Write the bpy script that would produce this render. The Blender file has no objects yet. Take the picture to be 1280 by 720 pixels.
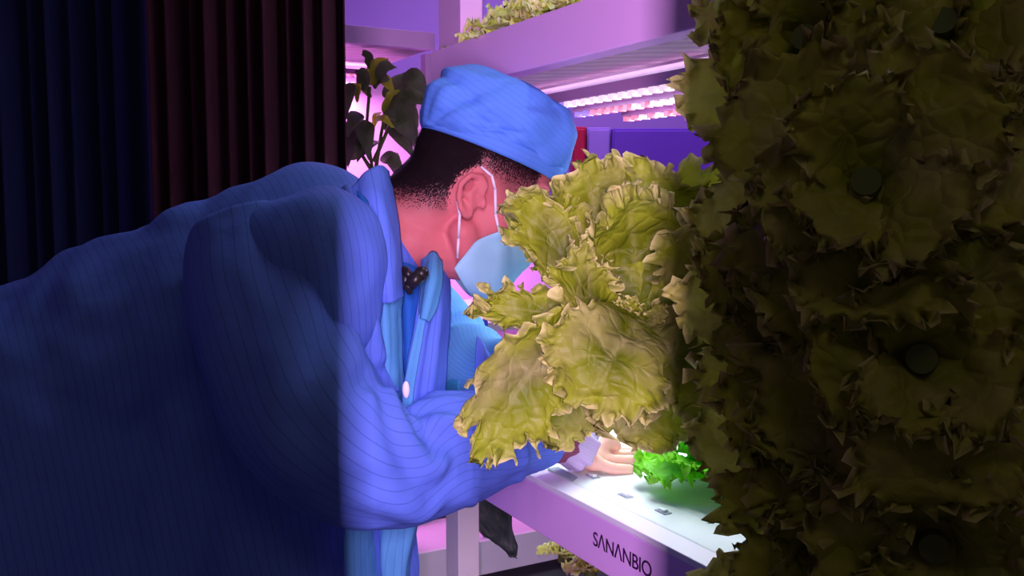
import bpy, bmesh, math, random
from mathutils import Vector, Matrix, noise
PI = math.pi
S = bpy.context.scene
C = S.collection

# ------------------------------------------------------------------ camera
F, CX, CY = 1170.0, 640.0, 360.0
EYE = 1.28
TH = math.atan(110 / F)                      # looking slightly down
cam_d = bpy.data.cameras.new('camera'); cam = bpy.data.objects.new('camera', cam_d); C.objects.link(cam)
cam.location = (0, 0, EYE); cam.rotation_euler = (PI / 2 - TH, 0, 0)
cam_d.sensor_width = 36; cam_d.lens = 36 * F / 1280; cam_d.clip_start = .02
S.camera = cam
FW = Vector((0, math.cos(TH), -math.sin(TH))); UPV = Vector((0, math.sin(TH), math.cos(TH))); RT = Vector((1, 0, 0))
O = Vector((0, 0, EYE))

# ------------------------------------------------------------------ light and exposure
S.view_settings.view_transform = 'Standard'; S.view_settings.look = 'None'
S.view_settings.exposure = 0.0; S.view_settings.gamma = 1; S.view_settings.use_curve_mapping = False
S.cycles.use_denoising = True
S.cycles.max_bounces = 6
S.cycles.sample_clamp_indirect = 4
wd = bpy.data.worlds.new('world'); S.world = wd; wd.use_nodes = True
wd.node_tree.nodes['Background'].inputs[0].default_value = (1, .80, .80, 1)
wd.node_tree.nodes['Background'].inputs[1].default_value = .062

KEY_POS = Vector((0.0, -.25, EYE + .06))     # added unseen key lamp behind the camera
KEY_W, KEY_COL = 24, (.97, .66, 1.0)
LSL, RSL = .1415, .1290                       # how far its hood opens to each side
TIER_W, TIER_COL = 2.0, (.84, 1.0, .95)       # the rack's own strips
BACK_W, BACK_COL = 9, (1.0, .36, .95)        # grow light of the back rack
AISLE_FILL_W = 3.2                                 # added unseen fill panel that lifts the dark sides
CEIL_W, CEIL_COL = 50, (.62, .33, 1.0)        # purple ceiling panel at the back

def lamp(name, kind, loc, energy, col, parent=None, aim=None, **kw):
    d = bpy.data.lights.new(name, kind); d.energy = energy; d.color = col
    for k, v in kw.items(): setattr(d, k, v)
    o = bpy.data.objects.new(name, d); C.objects.link(o); o.location = loc
    if aim is not None:
        o.rotation_euler = (Vector(aim) - Vector(loc)).to_track_quat('-Z', 'Y').to_euler()
    if parent: o.parent = parent
    return o

# ------------------------------------------------------------------ geometry helpers
def W(px, py, z):
    """point seen at a photo pixel at depth z metres along the view axis"""
    return O + FW * z + RT * ((px - CX) / F * z) - UPV * ((py - CY) / F * z)
RD = Vector((-.479, .878, 0)).normalized()    # along the front rack, away from the camera
ND = Vector((RD.y, -RD.x, 0))                 # across the front rack, into it
def ray(px, py): return (FW + RT * ((px - CX) / F) - UPV * ((py - CY) / F))
def hit_n(px, py, d):
    v = ray(px, py); return O + v * (d / v.dot(ND))
def hit_r(px, py, e):
    v = ray(px, py); return O + v * (e / v.dot(RD))
def hit_z(px, py, z):
    v = ray(px, py); return O + v * ((z - EYE) / v.z)
def SD(s, d, z): return ND * d - RD * s + Vector((0, 0, z))
def s_of(p): return -(p.dot(RD))
def d_of(p): return p.dot(ND)

def link(name, me, mat, parent=None, smooth=True):
    o = bpy.data.objects.new(name, me); C.objects.link(o)
    if mat is not None:
        for m in (mat if isinstance(mat, (list, tuple)) else [mat]): me.materials.append(m)
    if smooth: me.polygons.foreach_set('use_smooth', [True] * len(me.polygons))
    if parent: o.parent = parent
    return o
def from_bm(name, bm, mat, parent=None, smooth=False):
    me = bpy.data.meshes.new(name); bm.normal_update(); bm.to_mesh(me); bm.free()
    return link(name, me, mat, parent, smooth)
def bev(o, w=.002, n=2):
    m = o.modifiers.new('bevel', 'BEVEL'); m.width = w; m.segments = n; m.limit_method = 'ANGLE'; return o
def tag(o, label, cat, group=None, kind=None):
    o['label'] = label; o['category'] = cat
    if group: o['group'] = group
    if kind: o['kind'] = kind
    return o
def thing(name, label, cat, loc=(0, 0, 0), group=None):
    o = bpy.data.objects.new(name, None); C.objects.link(o); o.location = loc; o.empty_display_size = .05
    bpy.context.view_layer.update()
    return tag(o, label, cat, group)
def own(o, root):
    """parent without moving: meshes here are built in world space"""
    o.parent = root; o.matrix_parent_inverse = Matrix.Translation(root.location).inverted(); return o
def add_box8(bm, pts, mi=0):
    v = [bm.verts.new(p) for p in pts]
    for f in ((0, 3, 2, 1), (4, 5, 6, 7), (0, 1, 5, 4), (1, 2, 6, 5), (2, 3, 7, 6), (3, 0, 4, 7)):
        fa = bm.faces.new([v[i] for i in f]); fa.material_index = mi
def box_sd(bm, s0, s1, d0, d1, z0, z1, mi=0):
    add_box8(bm, [SD(s0, d0, z0), SD(s1, d0, z0), SD(s1, d1, z0), SD(s0, d1, z0),
                  SD(s0, d0, z1), SD(s1, d0, z1), SD(s1, d1, z1), SD(s0, d1, z1)], mi)
def box(bm, x0, x1, y0, y1, z0, z1, mi=0):
    add_box8(bm, [(x0, y0, z0), (x1, y0, z0), (x1, y1, z0), (x0, y1, z0), (x0, y0, z1), (x1, y0, z1), (x1, y1, z1), (x0, y1, z1)], mi)
def sd_part(name, mat, root, *boxes, b=.002):
    bm = bmesh.new()
    for q in boxes: box_sd(bm, *q)
    bmesh.ops.recalc_face_normals(bm, faces=bm.faces)
    o = from_bm(name, bm, mat); bev(o, b)
    return own(o, root) if root else o
def ellipsoid(bm, c, rad, rot=None, seg=20, ring=14):
    m = Matrix.Translation(c) @ (rot.to_4x4() if rot else Matrix()) @ Matrix.Diagonal((*rad, 1))
    bmesh.ops.create_uvsphere(bm, u_segments=seg, v_segments=ring, radius=1, matrix=m)
def cone_seg(bm, a, b, ra, rb, seg=16):
    a, b = Vector(a), Vector(b); ax = b - a; L = ax.length
    q = ax.to_track_quat('Z', 'Y').to_matrix().to_4x4()
    bmesh.ops.create_cone(bm, cap_ends=True, segments=seg, radius1=ra, radius2=rb, depth=L, matrix=Matrix.Translation((a + b) / 2) @ q)
def limb(bm, pts):
    """pts: (vec, radius) chain with rounded joints"""
    for (a, ra), (b, rb) in zip(pts, pts[1:]): cone_seg(bm, a, b, ra, rb)
    for a, ra in pts: ellipsoid(bm, a, (ra, ra, ra))
def cr(p0, p1, p2, p3, t):
    return .5 * ((2 * p1) + (p2 - p0) * t + (2 * p0 - 5 * p1 + 4 * p2 - p3) * t * t + (3 * p1 - p0 - 3 * p2 + p3) * t ** 3)
def spline(pts, t):
    n = len(pts) - 1; x = min(max(t, 0), 1) * n; i = min(int(x), n - 1); f = x - i
    a = pts[i - 1] if i > 0 else pts[0] * 2 - pts[1]
    d = pts[i + 2] if i + 2 <= n else pts[n] * 2 - pts[n - 1]
    return cr(a, pts[i], pts[i + 1], d, f)
def sstep(a, b, x):
    t = min(max((x - a) / (b - a), 0), 1); return t * t * (3 - 2 * t)
def grid_mesh(name, P, nu, nv, uvf=None, closed=False):
    """P[i][j] i along (nu), j across (nv)"""
    verts = [P[i][j] for i in range(nu) for j in range(nv)]
    faces = []; cols = nv if closed else nv - 1
    for i in range(nu - 1):
        for j in range(cols):
            k = (j + 1) % nv
            faces.append((i * nv + j, i * nv + k, (i + 1) * nv + k, (i + 1) * nv + j))
    me = bpy.data.meshes.new(name); me.from_pydata([tuple(v) for v in verts], [], faces)
    uv = me.uv_layers.new(name='UVMap')
    if uvf:
        li = 0
        for i in range(nu - 1):
            for j in range(cols):
                for (a, b) in ((i, j), (i, j + 1), (i + 1, j + 1), (i + 1, j)):
                    uv.data[li].uv = uvf(a, b); li += 1
    return me
def grid_normals(P, nu, nv, closed=False):
    N = []
    for i in range(nu):
        row = []
        for j in range(nv):
            a = P[min(i + 1, nu - 1)][j] - P[max(i - 1, 0)][j]
            b = (P[i][(j + 1) % nv] - P[i][(j - 1) % nv]) if closed else (P[i][min(j + 1, nv - 1)] - P[i][max(j - 1, 0)])
            n = a.cross(b); row.append(n.normalized() if n.length > 1e-12 else Vector((0, -1, 0)))
        N.append(row)
    return N
def sheet(name, ctrl, mat, root, nu=40, nv=30, disp=None, th=.0025, fine=.0012, seed=0, toward=None):
    """cloth panel through control rows of (px,py,depth)"""
    rows = [[W(*c) for c in r] for r in ctrl]
    P = []
    for i in range(nu):
        t = i / (nu - 1); line = [spline([r[k] for r in rows], t) for k in range(len(rows[0]))]
        P.append([spline(line, j / (nv - 1)) for j in range(nv)])
    N = grid_normals(P, nu, nv)
    su = [0]
    for i in range(1, nu): su.append(su[-1] + (P[i][nv // 2] - P[i - 1][nv // 2]).length)
    sv = [0]
    for j in range(1, nv): sv.append(sv[-1] + (P[nu // 2][j] - P[nu // 2][j - 1]).length)
    Q = []
    for i in range(nu):
        row = []
        for j in range(nv):
            t, v = i / (nu - 1), j / (nv - 1); n = N[i][j]
            if n.dot(O - P[i][j]) < 0: n = -n
            h = fine * noise.noise((P[i][j] + Vector((seed, 0, 0))) * 40)
            if disp: h += disp(t, v)
            row.append(P[i][j] + n * h)
        Q.append(row)
    me = grid_mesh(name, Q, nu, nv, lambda a, b: (sv[min(b, nv - 1)], su[a]))
    o = link(name, me, mat)
    m = o.modifiers.new('thick', 'SOLIDIFY'); m.thickness = th; m.offset = 0
    return own(o, root) if root else o
def tube(name, ctrl, mat, root, nu=70, nv=56, wr=None, th=.0025, world=False, cap=False):
    """sleeve: rows (px,py,depth,ra,rb); ra across the view, rb in depth"""
    cs = [(c[0] if world else W(*c[:3])) for c in ctrl]
    ra = [Vector((c[-2], c[-1], 0)) for c in ctrl]
    P = []; su = [0]; prev = None
    for i in range(nu):
        t = i / (nu - 1); c = spline(cs, t); T = (spline(cs, min(t + .01, 1)) - spline(cs, max(t - .01, 0))).normalized()
        A = T.cross(FW)
        A.normalize(); B = A.cross(T).normalized(); r = spline(ra, t)
        if prev is not None: su.append(su[-1] + (c - prev).length)
        prev = c; row = []
        for j in range(nv):
            a = 2 * PI * j / nv; dv = A * (math.cos(a) * r.x) + B * (math.sin(a) * r.y)
            k = 1 + (wr(t, a) if wr else 0); row.append(c + dv * k)
        P.append(row)
    R = sum(r.x + r.y for r in ra) / len(ra) / 2
    me = grid_mesh(name, P, nu, nv, lambda a, b: (2 * PI * R * b / nv, su[a]), closed=True)
    if cap:
        bm = bmesh.new(); bm.from_mesh(me); bmesh.ops.holes_fill(bm, edges=[e for e in bm.edges if e.is_boundary]); bm.to_mesh(me); bm.free()
    o = link(name, me, mat)
    if not cap:
        m = o.modifiers.new('thick', 'SOLIDIFY'); m.thickness = th; m.offset = 0
    return own(o, root) if root else o
def voxel(name, bm, mat, root, vox, smooth=6, fac=.5, post=None):
    me = bpy.data.meshes.new('tmp'); bm.to_mesh(me); bm.free()
    o = bpy.data.objects.new('tmp', me); C.objects.link(o)
    m = o.modifiers.new('r', 'REMESH'); m.mode = 'VOXEL'; m.voxel_size = vox
    if smooth:
        m = o.modifiers.new('s', 'SMOOTH'); m.iterations = smooth; m.factor = fac
    dg = bpy.context.evaluated_depsgraph_get(); out = bpy.data.meshes.new_from_object(o.evaluated_get(dg))
    bpy.data.objects.remove(o); out.name = name
    if post: post(out)
    o = link(name, out, mat)
    return own(o, root) if root else o

# ------------------------------------------------------------------ materials
def mat(name, col=(.5, .5, .5), rough=.5, metal=0, emit=None, es=0, build=None, spec=.4):
    m = bpy.data.materials.new(name); m.use_nodes = True; nt = m.node_tree; b = nt.nodes['Principled BSDF']
    b.inputs['Base Color'].default_value = (*col, 1); b.inputs['Roughness'].default_value = rough; b.inputs['Metallic'].default_value = metal
    b.inputs['Specular IOR Level'].default_value = spec
    if emit: b.inputs['Emission Color'].default_value = (*emit, 1); b.inputs['Emission Strength'].default_value = es
    if build: build(nt, b)
    return m
def nd(nt, kind, **kw):
    n = nt.nodes.new(kind)
    for k, v in kw.items():
        if k in n.inputs.keys(): n.inputs[k].default_value = v
        else: setattr(n, k, v)
    return n
def mixc(nt, fac, a, b, blend='MIX'):
    m = nt.nodes.new('ShaderNodeMix'); m.data_type = 'RGBA'; m.blend_type = blend
    for sock, v in ((0, fac), (6, a), (7, b)):
        if hasattr(v, 'is_linked'): nt.links.new(v, m.inputs[sock])
        elif isinstance(v, tuple): m.inputs[sock].default_value = (*v, 1)
        else: m.inputs[sock].default_value = v
    return m.outputs[2]
def math_(nt, op, a, b=0.0):
    m = nt.nodes.new('ShaderNodeMath'); m.operation = op
    for i, v in enumerate((a, b)):
        if hasattr(v, 'is_linked'): nt.links.new(v, m.inputs[i])
        else: m.inputs[i].default_value = v
    return m.outputs[0]
def maprange(nt, v, a, b, c=0.0, d=1.0):
    m = nt.nodes.new('ShaderNodeMapRange'); nt.links.new(v, m.inputs[0])
    for i, x in enumerate((a, b, c, d)): m.inputs[i + 1].default_value = x
    return m.outputs[0]
def bump(nt, b, h, strength=.3, dist=.002):
    n = nt.nodes.new('ShaderNodeBump'); n.inputs['Strength'].default_value = strength; n.inputs['Distance'].default_value = dist
    nt.links.new(h, n.inputs['Height']); nt.links.new(n.outputs[0], b.inputs['Normal'])
def cloth(name, col, stripe, pitch=.0105, width=.09, amt=.55):
    def bd(nt, b):
        tc = nd(nt, 'ShaderNodeTexCoord'); sx = nd(nt, 'ShaderNodeSeparateXYZ'); nt.links.new(tc.outputs['UV'], sx.inputs[0])
        f = math_(nt, 'FRACT', math_(nt, 'MULTIPLY', sx.outputs[0], 1 / pitch))
        line = math_(nt, 'LESS_THAN', f, width)
        nz = nd(nt, 'ShaderNodeTexNoise', Scale=9.0, Detail=3.0); nt.links.new(tc.outputs['Object'], nz.inputs['Vector'])
        base = mixc(nt, maprange(nt, nz.outputs[0], .3, .7), tuple(c * .92 for c in col), tuple(min(1, c * 1.06) for c in col))
        nt.links.new(mixc(nt, math_(nt, 'MULTIPLY', line, amt), base, stripe), b.inputs['Base Color'])
        n2 = nd(nt, 'ShaderNodeTexNoise', Scale=28.0, Detail=4.0); nt.links.new(tc.outputs['Object'], n2.inputs['Vector'])
        bump(nt, b, n2.outputs[0], .35, .006)
    return mat(name, col, .75, build=bd, spec=.2)
COAT = (.115, .205, .80)
M_coat = cloth('blue striped coat cloth', COAT, (.03, .07, .38), pitch=.0115, width=.10, amt=.45)
M_coat2 = cloth('blue striped front panel cloth', (.10, .34, .70), (.05, .15, .45), pitch=.0065, width=.16, amt=.4)
M_inner = cloth('dark blue collar gap shade', (.018, .13, .56), (.01, .08, .4), pitch=.02, width=.02, amt=.2)
M_cap = cloth('blue cap cloth', (.105, .27, .86), (.06, .16, .66), pitch=.006, width=.2, amt=.3)
M_teal = cloth('blue teal cuff cloth', (.04, .29, .52), (.03, .2, .42), pitch=.01, width=.1, amt=.4)
def skin_b(nt, b):
    tc = nd(nt, 'ShaderNodeTexCoord'); nz = nd(nt, 'ShaderNodeTexNoise', Scale=18.0, Detail=3.0); nt.links.new(tc.outputs['Object'], nz.inputs['Vector'])
    nt.links.new(mixc(nt, maprange(nt, nz.outputs[0], .3, .7), (.60, .145, .165), (.69, .18, .20)), b.inputs['Base Color'])  # redness of the grow light is put into these skin tones
    at = nd(nt, 'ShaderNodeAttribute'); at.attribute_name = 'hand_light'; src = b.inputs['Base Color'].links[0].from_socket
    c = mixc(nt, at.outputs['Fac'], src, (.86, .52, .42)); a2 = nd(nt, 'ShaderNodeAttribute'); a2.attribute_name = 'stubble'  # paler hand: white tier light put into the skin colour
    nt.links.new(mixc(nt, a2.outputs['Fac'], c, (.03, .012, .02)), b.inputs['Base Color'])
    b.inputs['Subsurface Weight'].default_value = .12; b.inputs['Subsurface Radius'].default_value = (.01, .004, .003); b.inputs['Subsurface Scale'].default_value = .5
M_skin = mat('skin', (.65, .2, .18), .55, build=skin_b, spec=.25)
M_hair = mat('black hair', (.018, .008, .013), .6)
M_mask = mat('pale blue mask fabric', (.36, .66, .82), .8, spec=.1)
M_strap = mat('white elastic', (.85, .75, .85), .7)
M_black = mat('black plastic', (.015, .01, .012), .35)
M_trouser = mat('dark trousers', (.02, .025, .06), .8)
M_shoe = mat('white shoe', (.6, .6, .65), .5)
M_button = mat('white button', (.85, .8, .9), .35)
M_lav = cloth('lavender cuff knit', (.62, .5, .80), (.5, .38, .7), pitch=.004, width=.3, amt=.4)
M_mag = cloth('sleeve cloth in pink light', (.30, .075, .16), (.16, .03, .09), pitch=.0045, width=.3, amt=.7)
def light_tint_b(nt, b):
    tc = nd(nt, 'ShaderNodeTexCoord'); nz = nd(nt, 'ShaderNodeTexNoise', Scale=3.0, Detail=2.0); nt.links.new(tc.outputs['Object'], nz.inputs['Vector'])
    nt.links.new(mixc(nt, nz.outputs[0], (.78, .42, .90), (.82, .45, .92)), b.inputs['Base Color'])
M_beam = mat('white metal tinted lilac by light', (.66, .34, .84), .45, build=light_tint_b)  # white metal; the lilac of the grow light is put into its colour
M_post = mat('pale grey painted metal', (.78, .74, .74), .45)
M_lip = mat('white lip', (.85, .80, .92), .4)
M_board = mat('mint white foam board', (.80, .90, .88), .6)
M_boarddark = mat('grey foam plug', (.33, .40, .44), .8)
M_text = mat('dark plum print', (.035, .004, .05), .5)
def under_b(nt, b):
    tc = nd(nt, 'ShaderNodeTexCoord'); mp = nd(nt, 'ShaderNodeMapping'); mp.inputs['Rotation'].default_value = (0, 0, math.radians(100))
    nt.links.new(tc.outputs['Object'], mp.inputs[0])
    w = nd(nt, 'ShaderNodeTexWave', Scale=9.0, Distortion=3.0, Detail=2.0); nt.links.new(mp.outputs[0], w.inputs['Vector'])
    nt.links.new(mixc(nt, w.outputs[0], (.36, .24, .40), (.58, .40, .50)), b.inputs['Base Color'])
    bump(nt, b, w.outputs[0], .3, .01)
M_under = mat('brushed shelf tray', (.5, .35, .45), .4, metal=.2, build=under_b)
M_whitep = mat('white tray plastic', (.90, .76, .92), .5)
M_pinkp = mat('white liner', (.85, .6, .85), .6)
def wall_b(nt, b):
    tc = nd(nt, 'ShaderNodeTexCoord'); nz = nd(nt, 'ShaderNodeTexNoise', Scale=1.2, Detail=2.0); nt.links.new(tc.outputs['Object'], nz.inputs['Vector'])
    nt.links.new(mixc(nt, nz.outputs[0], (.42, .30, .62), (.5, .36, .7)), b.inputs['Base Color'])
M_wall = mat('violet grey wall paint', (.45, .33, .65), .8, build=wall_b)
M_floor = mat('grey floor', (.2, .18, .22), .5)
M_ceil = mat('ceiling paint', (.3, .26, .36), .9)
M_cab1 = mat('lavender cabinet paint', (.36, .27, .62), .5)
M_cab2 = mat('deep violet cabinet paint', (.16, .07, .46), .5)
M_red = mat('red paint', (.5, .008, .05), .4)
M_bluepipe = mat('blue pipe', (.03, .10, .55), .4)
M_darkslot = mat('dark slate tray', (.05, .035, .10), .5)
M_added_curtain1 = mat('added navy curtain', (.030, .038, .16), .9)
M_added_curtain2 = mat('added maroon curtain', (.085, .016, .036), .9)
M_ledp = mat('warm pink diodes', (.4, .12, .2), .4, emit=(1, .22, .38), es=.8)
M_ledw = mat('white diodes', (.35, .28, .35), .4, emit=(1, .74, .95), es=.85)
M_ledb = mat('blue diodes', (.15, .1, .4), .4, emit=(.36, .2, 1), es=.85)
M_housing = mat('led bar housing', (.45, .2, .42), .4)
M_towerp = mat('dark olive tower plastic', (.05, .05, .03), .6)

def leafmat(name, deep, mid, edge, bloom, transl=.35, rough=.5, eb=3.6, bs=.38):
    def bd(nt, b):
        at = nd(nt, 'ShaderNodeAttribute'); at.attribute_name = 'rho'
        av = nd(nt, 'ShaderNodeAttribute'); av.attribute_name = 'vein'
        tc = nd(nt, 'ShaderNodeTexCoord')
        nz = nd(nt, 'ShaderNodeTexNoise', Scale=22.0, Detail=3.0); nt.links.new(tc.outputs['Object'], nz.inputs['Vector'])
        nb = nd(nt, 'ShaderNodeTexNoise', Scale=75.0, Detail=2.0); nt.links.new(tc.outputs['Object'], nb.inputs['Vector'])
        c = mixc(nt, maprange(nt, at.outputs['Fac'], .1, .75), deep, mid)
        c = mixc(nt, maprange(nt, nz.outputs[0], .45, .7, 0, .65), c, bloom)
        c = mixc(nt, math_(nt, 'MULTIPLY', av.outputs['Fac'], .16), c, edge)
        e = math_(nt, 'POWER', maprange(nt, at.outputs['Fac'], .78, 1), eb)
        c = mixc(nt, e, c, edge)
        nt.links.new(c, b.inputs['Base Color'])
        h = math_(nt, 'ADD', math_(nt, 'MULTIPLY', av.outputs['Fac'], -.2), nb.outputs[0])
        vo = nd(nt, 'ShaderNodeTexVoronoi', Scale=62.0); vo.feature = 'DISTANCE_TO_EDGE'
        wn = nd(nt, 'ShaderNodeTexNoise', Scale=30.0, Detail=2.0); nt.links.new(tc.outputs['Object'], wn.inputs['Vector'])
        wv = mixc(nt, .03, tc.outputs['Object'], wn.outputs[1]); nt.links.new(wv, vo.inputs['Vector'])
        h = math_(nt, 'ADD', math_(nt, 'MULTIPLY', h, .5), maprange(nt, vo.outputs['Distance'], 0, .22))
        bump(nt, b, h, bs, .0035)
        tr = nt.nodes.new('ShaderNodeBsdfTranslucent'); nt.links.new(c, tr.inputs[0])
        mx = nt.nodes.new('ShaderNodeMixShader'); mx.inputs[0].default_value = transl
        nt.links.new(b.outputs[0], mx.inputs[1]); nt.links.new(tr.outputs[0], mx.inputs[2])
        nt.links.new(mx.outputs[0], nt.nodes['Material Output'].inputs[0])
    return mat(name, mid, rough, build=bd, spec=.3)
M_let = leafmat('olive green lettuce leaf', (.13, .175, .002), (.36, .42, .025), (.84, .78, .33), (.42, .37, .16))
M_letb = leafmat('bright green lettuce leaf', (.10, .45, .008), (.22, .75, .012), (.42, .92, .10), (.25, .8, .03))
M_lety = leafmat('yellow green lettuce leaf', (.45, .46, .02), (.75, .72, .10), (.95, .9, .6), (.85, .8, .35))
M_letd = leafmat('olive lettuce leaf of the added tower', (.34, .36, .02), (.50, .50, .07), (.72, .64, .28), (.50, .45, .18))
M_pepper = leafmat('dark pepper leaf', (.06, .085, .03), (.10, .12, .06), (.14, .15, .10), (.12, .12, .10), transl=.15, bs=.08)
M_pepperl = leafmat('yellow green pepper leaf', (.2, .3, .01), (.3, .4, .02), (.35, .45, .05), (.3, .35, .05), transl=.4, bs=.08)  # yellow green leaves of the same plant
M_stem = mat('green stem', (.10, .12, .03), .6)
M_rootp = mat('pale root plug', (.6, .55, .4), .9)
M_slate = leafmat('dark slate leaf', (.015, .028, .022), (.025, .04, .034), (.04, .06, .05), (.02, .03, .03), transl=.1, bs=.05)

# ------------------------------------------------------------------ leaf builder
def leaf_mesh(name, spine, width, face, cup=.15, frill=.014, kf=9, kf2=23, nphi=120, nrho=20, seed=0, lobes=.08, petiole=.0, point=0.0):
    """one frilled blade: spine world points (base->tip), half width, the way its face looks"""
    rnd = random.Random(seed); ph = [rnd.uniform(0, 9) for _ in range(8)]
    L = sum((spine[i + 1] - spine[i]).length for i in range(len(spine) - 1))
    verts, faces, rho_a, vein_a = [], [], [], []
    for i in range(nphi):
        q = i / (nphi - 1) * 2 - 1                      # -1..1 round the margin
        a = q * PI
        jag = noise.noise(Vector((q * kf2 * .55 + ph[2], ph[6], 3)))
        lob = 1 + lobes * 1.6 * noise.noise(Vector((q * 5 + ph[0], ph[1], 0))) + lobes * .9 * noise.noise(Vector((q * 14 + ph[3], ph[1], 4))) + lobes * 1.3 * jag
        ox = (1 + math.cos(a)) / 2                      # 1 at the tip, 0 at the base
        ox = ox ** (.72 if point == 0 else 1.0)
        oy = math.sin(a) * (1.0 if point == 0 else (1 - point * ox ** 2))
        for k in range(nrho):
            r = (k / (nrho - 1)) ** .62; lk = 1 + (lob - 1) * r ** 3 * min(1, ox * 4)
            x = max(0, .5 + (ox * lk - .5) * r); y = oy * r * lk
            rr = r * sstep(.0, .30, ox)
            t = x; c = spline(spine, min(t, 1.0)); T = (spline(spine, min(t + .02, 1)) - spline(spine, max(t - .02, 0))).normalized()
            if t > 1: c = c + T * (t - 1) * L
            sd = T.cross(face).normalized(); n = sd.cross(T).normalized()
            w = width
            wob = noise.noise(Vector((x * L * 17 + ph[0], y * w * 17 + ph[1], ph[2]))) * .9 + .55 * noise.noise(Vector((x * L * 48 + ph[3], y * w * 48, ph[4])))
            m1 = sstep(.55, 1, rr); m2 = sstep(.76, 1, rr) ; m3 = sstep(.88, 1, rr)
            f1 = noise.noise(Vector((q * kf * 1.15 + ph[3], ph[4], r * 3))) * 2.0
            f2 = noise.noise(Vector((q * kf2 * 1.25 + ph[5], ph[6], r * 6))) * 1.7
            f3 = noise.noise(Vector((q * kf2 * 3.2 + ph[7], ph[0], r * 9))) * 1.2
            fr = frill * (.75 * wob * sstep(0, .25, x) + .35 * m1 * f1 + 1.0 * m2 * f2 + .28 * m3 * f3)
            inx = frill * (.55 * m2 * noise.noise(Vector((q * kf2 * 1.25 + 40, ph[1], 0))) * 1.6 + .35 * m3 * noise.noise(Vector((q * kf2 * 3, ph[2], 7))))
            iny = frill * .45 * m2 * noise.noise(Vector((q * kf2 * 1.4 + 80, ph[3], 0))) * 1.6
            p = c + sd * (y * w + inx) + T * iny + n * (cup * y * y * w + fr)
            verts.append(p); rho_a.append(rr)
            v = max(0, math.cos(q * 15 + ph[2] + 2.5 * noise.noise(Vector((x * L * 25, y * w * 25, 5))))) ** 8 * (1 - rr ** 2)
            v = max(v, math.exp(-(y / .05) ** 2) * (1 - .7 * r))
            vein_a.append(v)
    for i in range(nphi - 1):
        for k in range(nrho - 1):
            A = i * nrho + k; faces.append((A, A + 1, A + nrho + 1, A + nrho))
    return verts, faces, rho_a, vein_a
def leaves_obj(name, blades, mt, root=None):
    V, Fc, R_, N_ = [], [], [], []
    for v, f, r, n in blades:
        o = len(V); V += v; Fc += [tuple(x + o for x in q) for q in f]; R_ += r; N_ += n
    me = bpy.data.meshes.new(name); me.from_pydata([tuple(v) for v in V], [], Fc)
    a = me.attributes.new('rho', 'FLOAT', 'POINT'); a.data.foreach_set('value', R_)
    a = me.attributes.new('vein', 'FLOAT', 'POINT'); a.data.foreach_set('value', N_)
    o = link(name, me, mt)
    return own(o, root) if root else o
def rosette(c, axis, radius, n, seed, frill=.012, res=(70, 12), open_=1.0, twist=0):
    """a whole head: leaves round an axis, outer ones flatter"""
    rnd = random.Random(seed); axis = Vector(axis).normalized()
    u = axis.orthogonal().normalized(); v = axis.cross(u); out = []
    for i in range(n):
        f = i / max(1, n - 1); a = i * 2.399 + twist + rnd.uniform(-.2, .2)
        dr = u * math.cos(a) + v * math.sin(a)
        el = (1 - f) * .18 + f * 1.15; el *= open_                     # rise towards the heart
        Lf = radius * (1.05 - .45 * f) * rnd.uniform(.88, 1.1)
        d1 = dr * math.cos(el) + axis * math.sin(el)
        d2 = dr * math.cos(el - .5) + axis * math.sin(el - .5)
        sp = [c, c + d1 * Lf * .4, c + d1 * Lf * .6 + d2 * Lf * .2, c + d1 * Lf * .62 + d2 * Lf * .42]
        out.append(leaf_mesh('', sp, Lf * .52, axis * .7 + dr * .01 - dr * .0 + axis, cup=.12, frill=frill, seed=seed * 50 + i, nphi=res[0], nrho=res[1]))
    return out

# ================================================================== ROOM
def room():
    def st(name, b, m):
        bm = bmesh.new(); box(bm, *b); o = from_bm(name, bm, m); o['kind'] = 'structure'
    st('floor', (-3.2, 3.2, -1.2, 5.4, -.1, 0), M_floor)
    st('ceiling', (-3.2, 3.2, -1.2, 5.4, 3.0, 3.1), M_ceil)
    st('wall_back', (-3.2, 3.2, 5.4, 5.5, 0, 3.0), M_wall)
    st('wall_left', (-3.3, -3.2, -1.2, 5.4, 0, 3.0), M_wall)
    st('wall_right', (3.2, 3.3, -1.2, 5.4, 0, 3.0), M_wall)
room()
t = thing('ceiling_or_added_panel', 'long violet ceiling light panel at the back of the grow room', 'ceiling light', (0, 4.0, 2.97))
bm = bmesh.new(); box(bm, -1.3, 1.3, 3.8, 4.2, 2.95, 3.0); own(from_bm('frame', bm, M_post), t)
bm = bmesh.new(); box(bm, -1.25, 1.25, 3.84, 4.16, 2.94, 2.95); own(from_bm('diffuser', bm, mat('violet diffuser', (.7, .5, .9), .5, emit=CEIL_COL, es=2)), t)
lo = lamp('lamp', 'AREA', (0, 4.0, 2.93), CEIL_W, CEIL_COL, shape='RECTANGLE', size=2.4, size_y=.3); own(lo, t)

t = thing('ceiling_or_added_panel', 'added dim warm fill panel on the ceiling behind the camera', 'ceiling light', (.3, -.75, 2.97))
bm = bmesh.new(); box(bm, -.3, .9, -1.05, -.45, 2.95, 3.0); own(from_bm('frame', bm, M_post), t)
bm = bmesh.new(); box(bm, -.26, .86, -1.01, -.49, 2.94, 2.95); own(from_bm('diffuser', bm, mat('warm diffuser', (.8, .8, .7), .5, emit=(1, .9, .7), es=.4)), t)
own(lamp('lamp', 'AREA', (.3, -.75, 2.93), AISLE_FILL_W, (1, .86, .62), aim=(.3, .5, 1.2), shape='RECTANGLE', size=1.0, size_y=.5), t)  # added fill, no such panel known; brightens the dark sides

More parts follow.
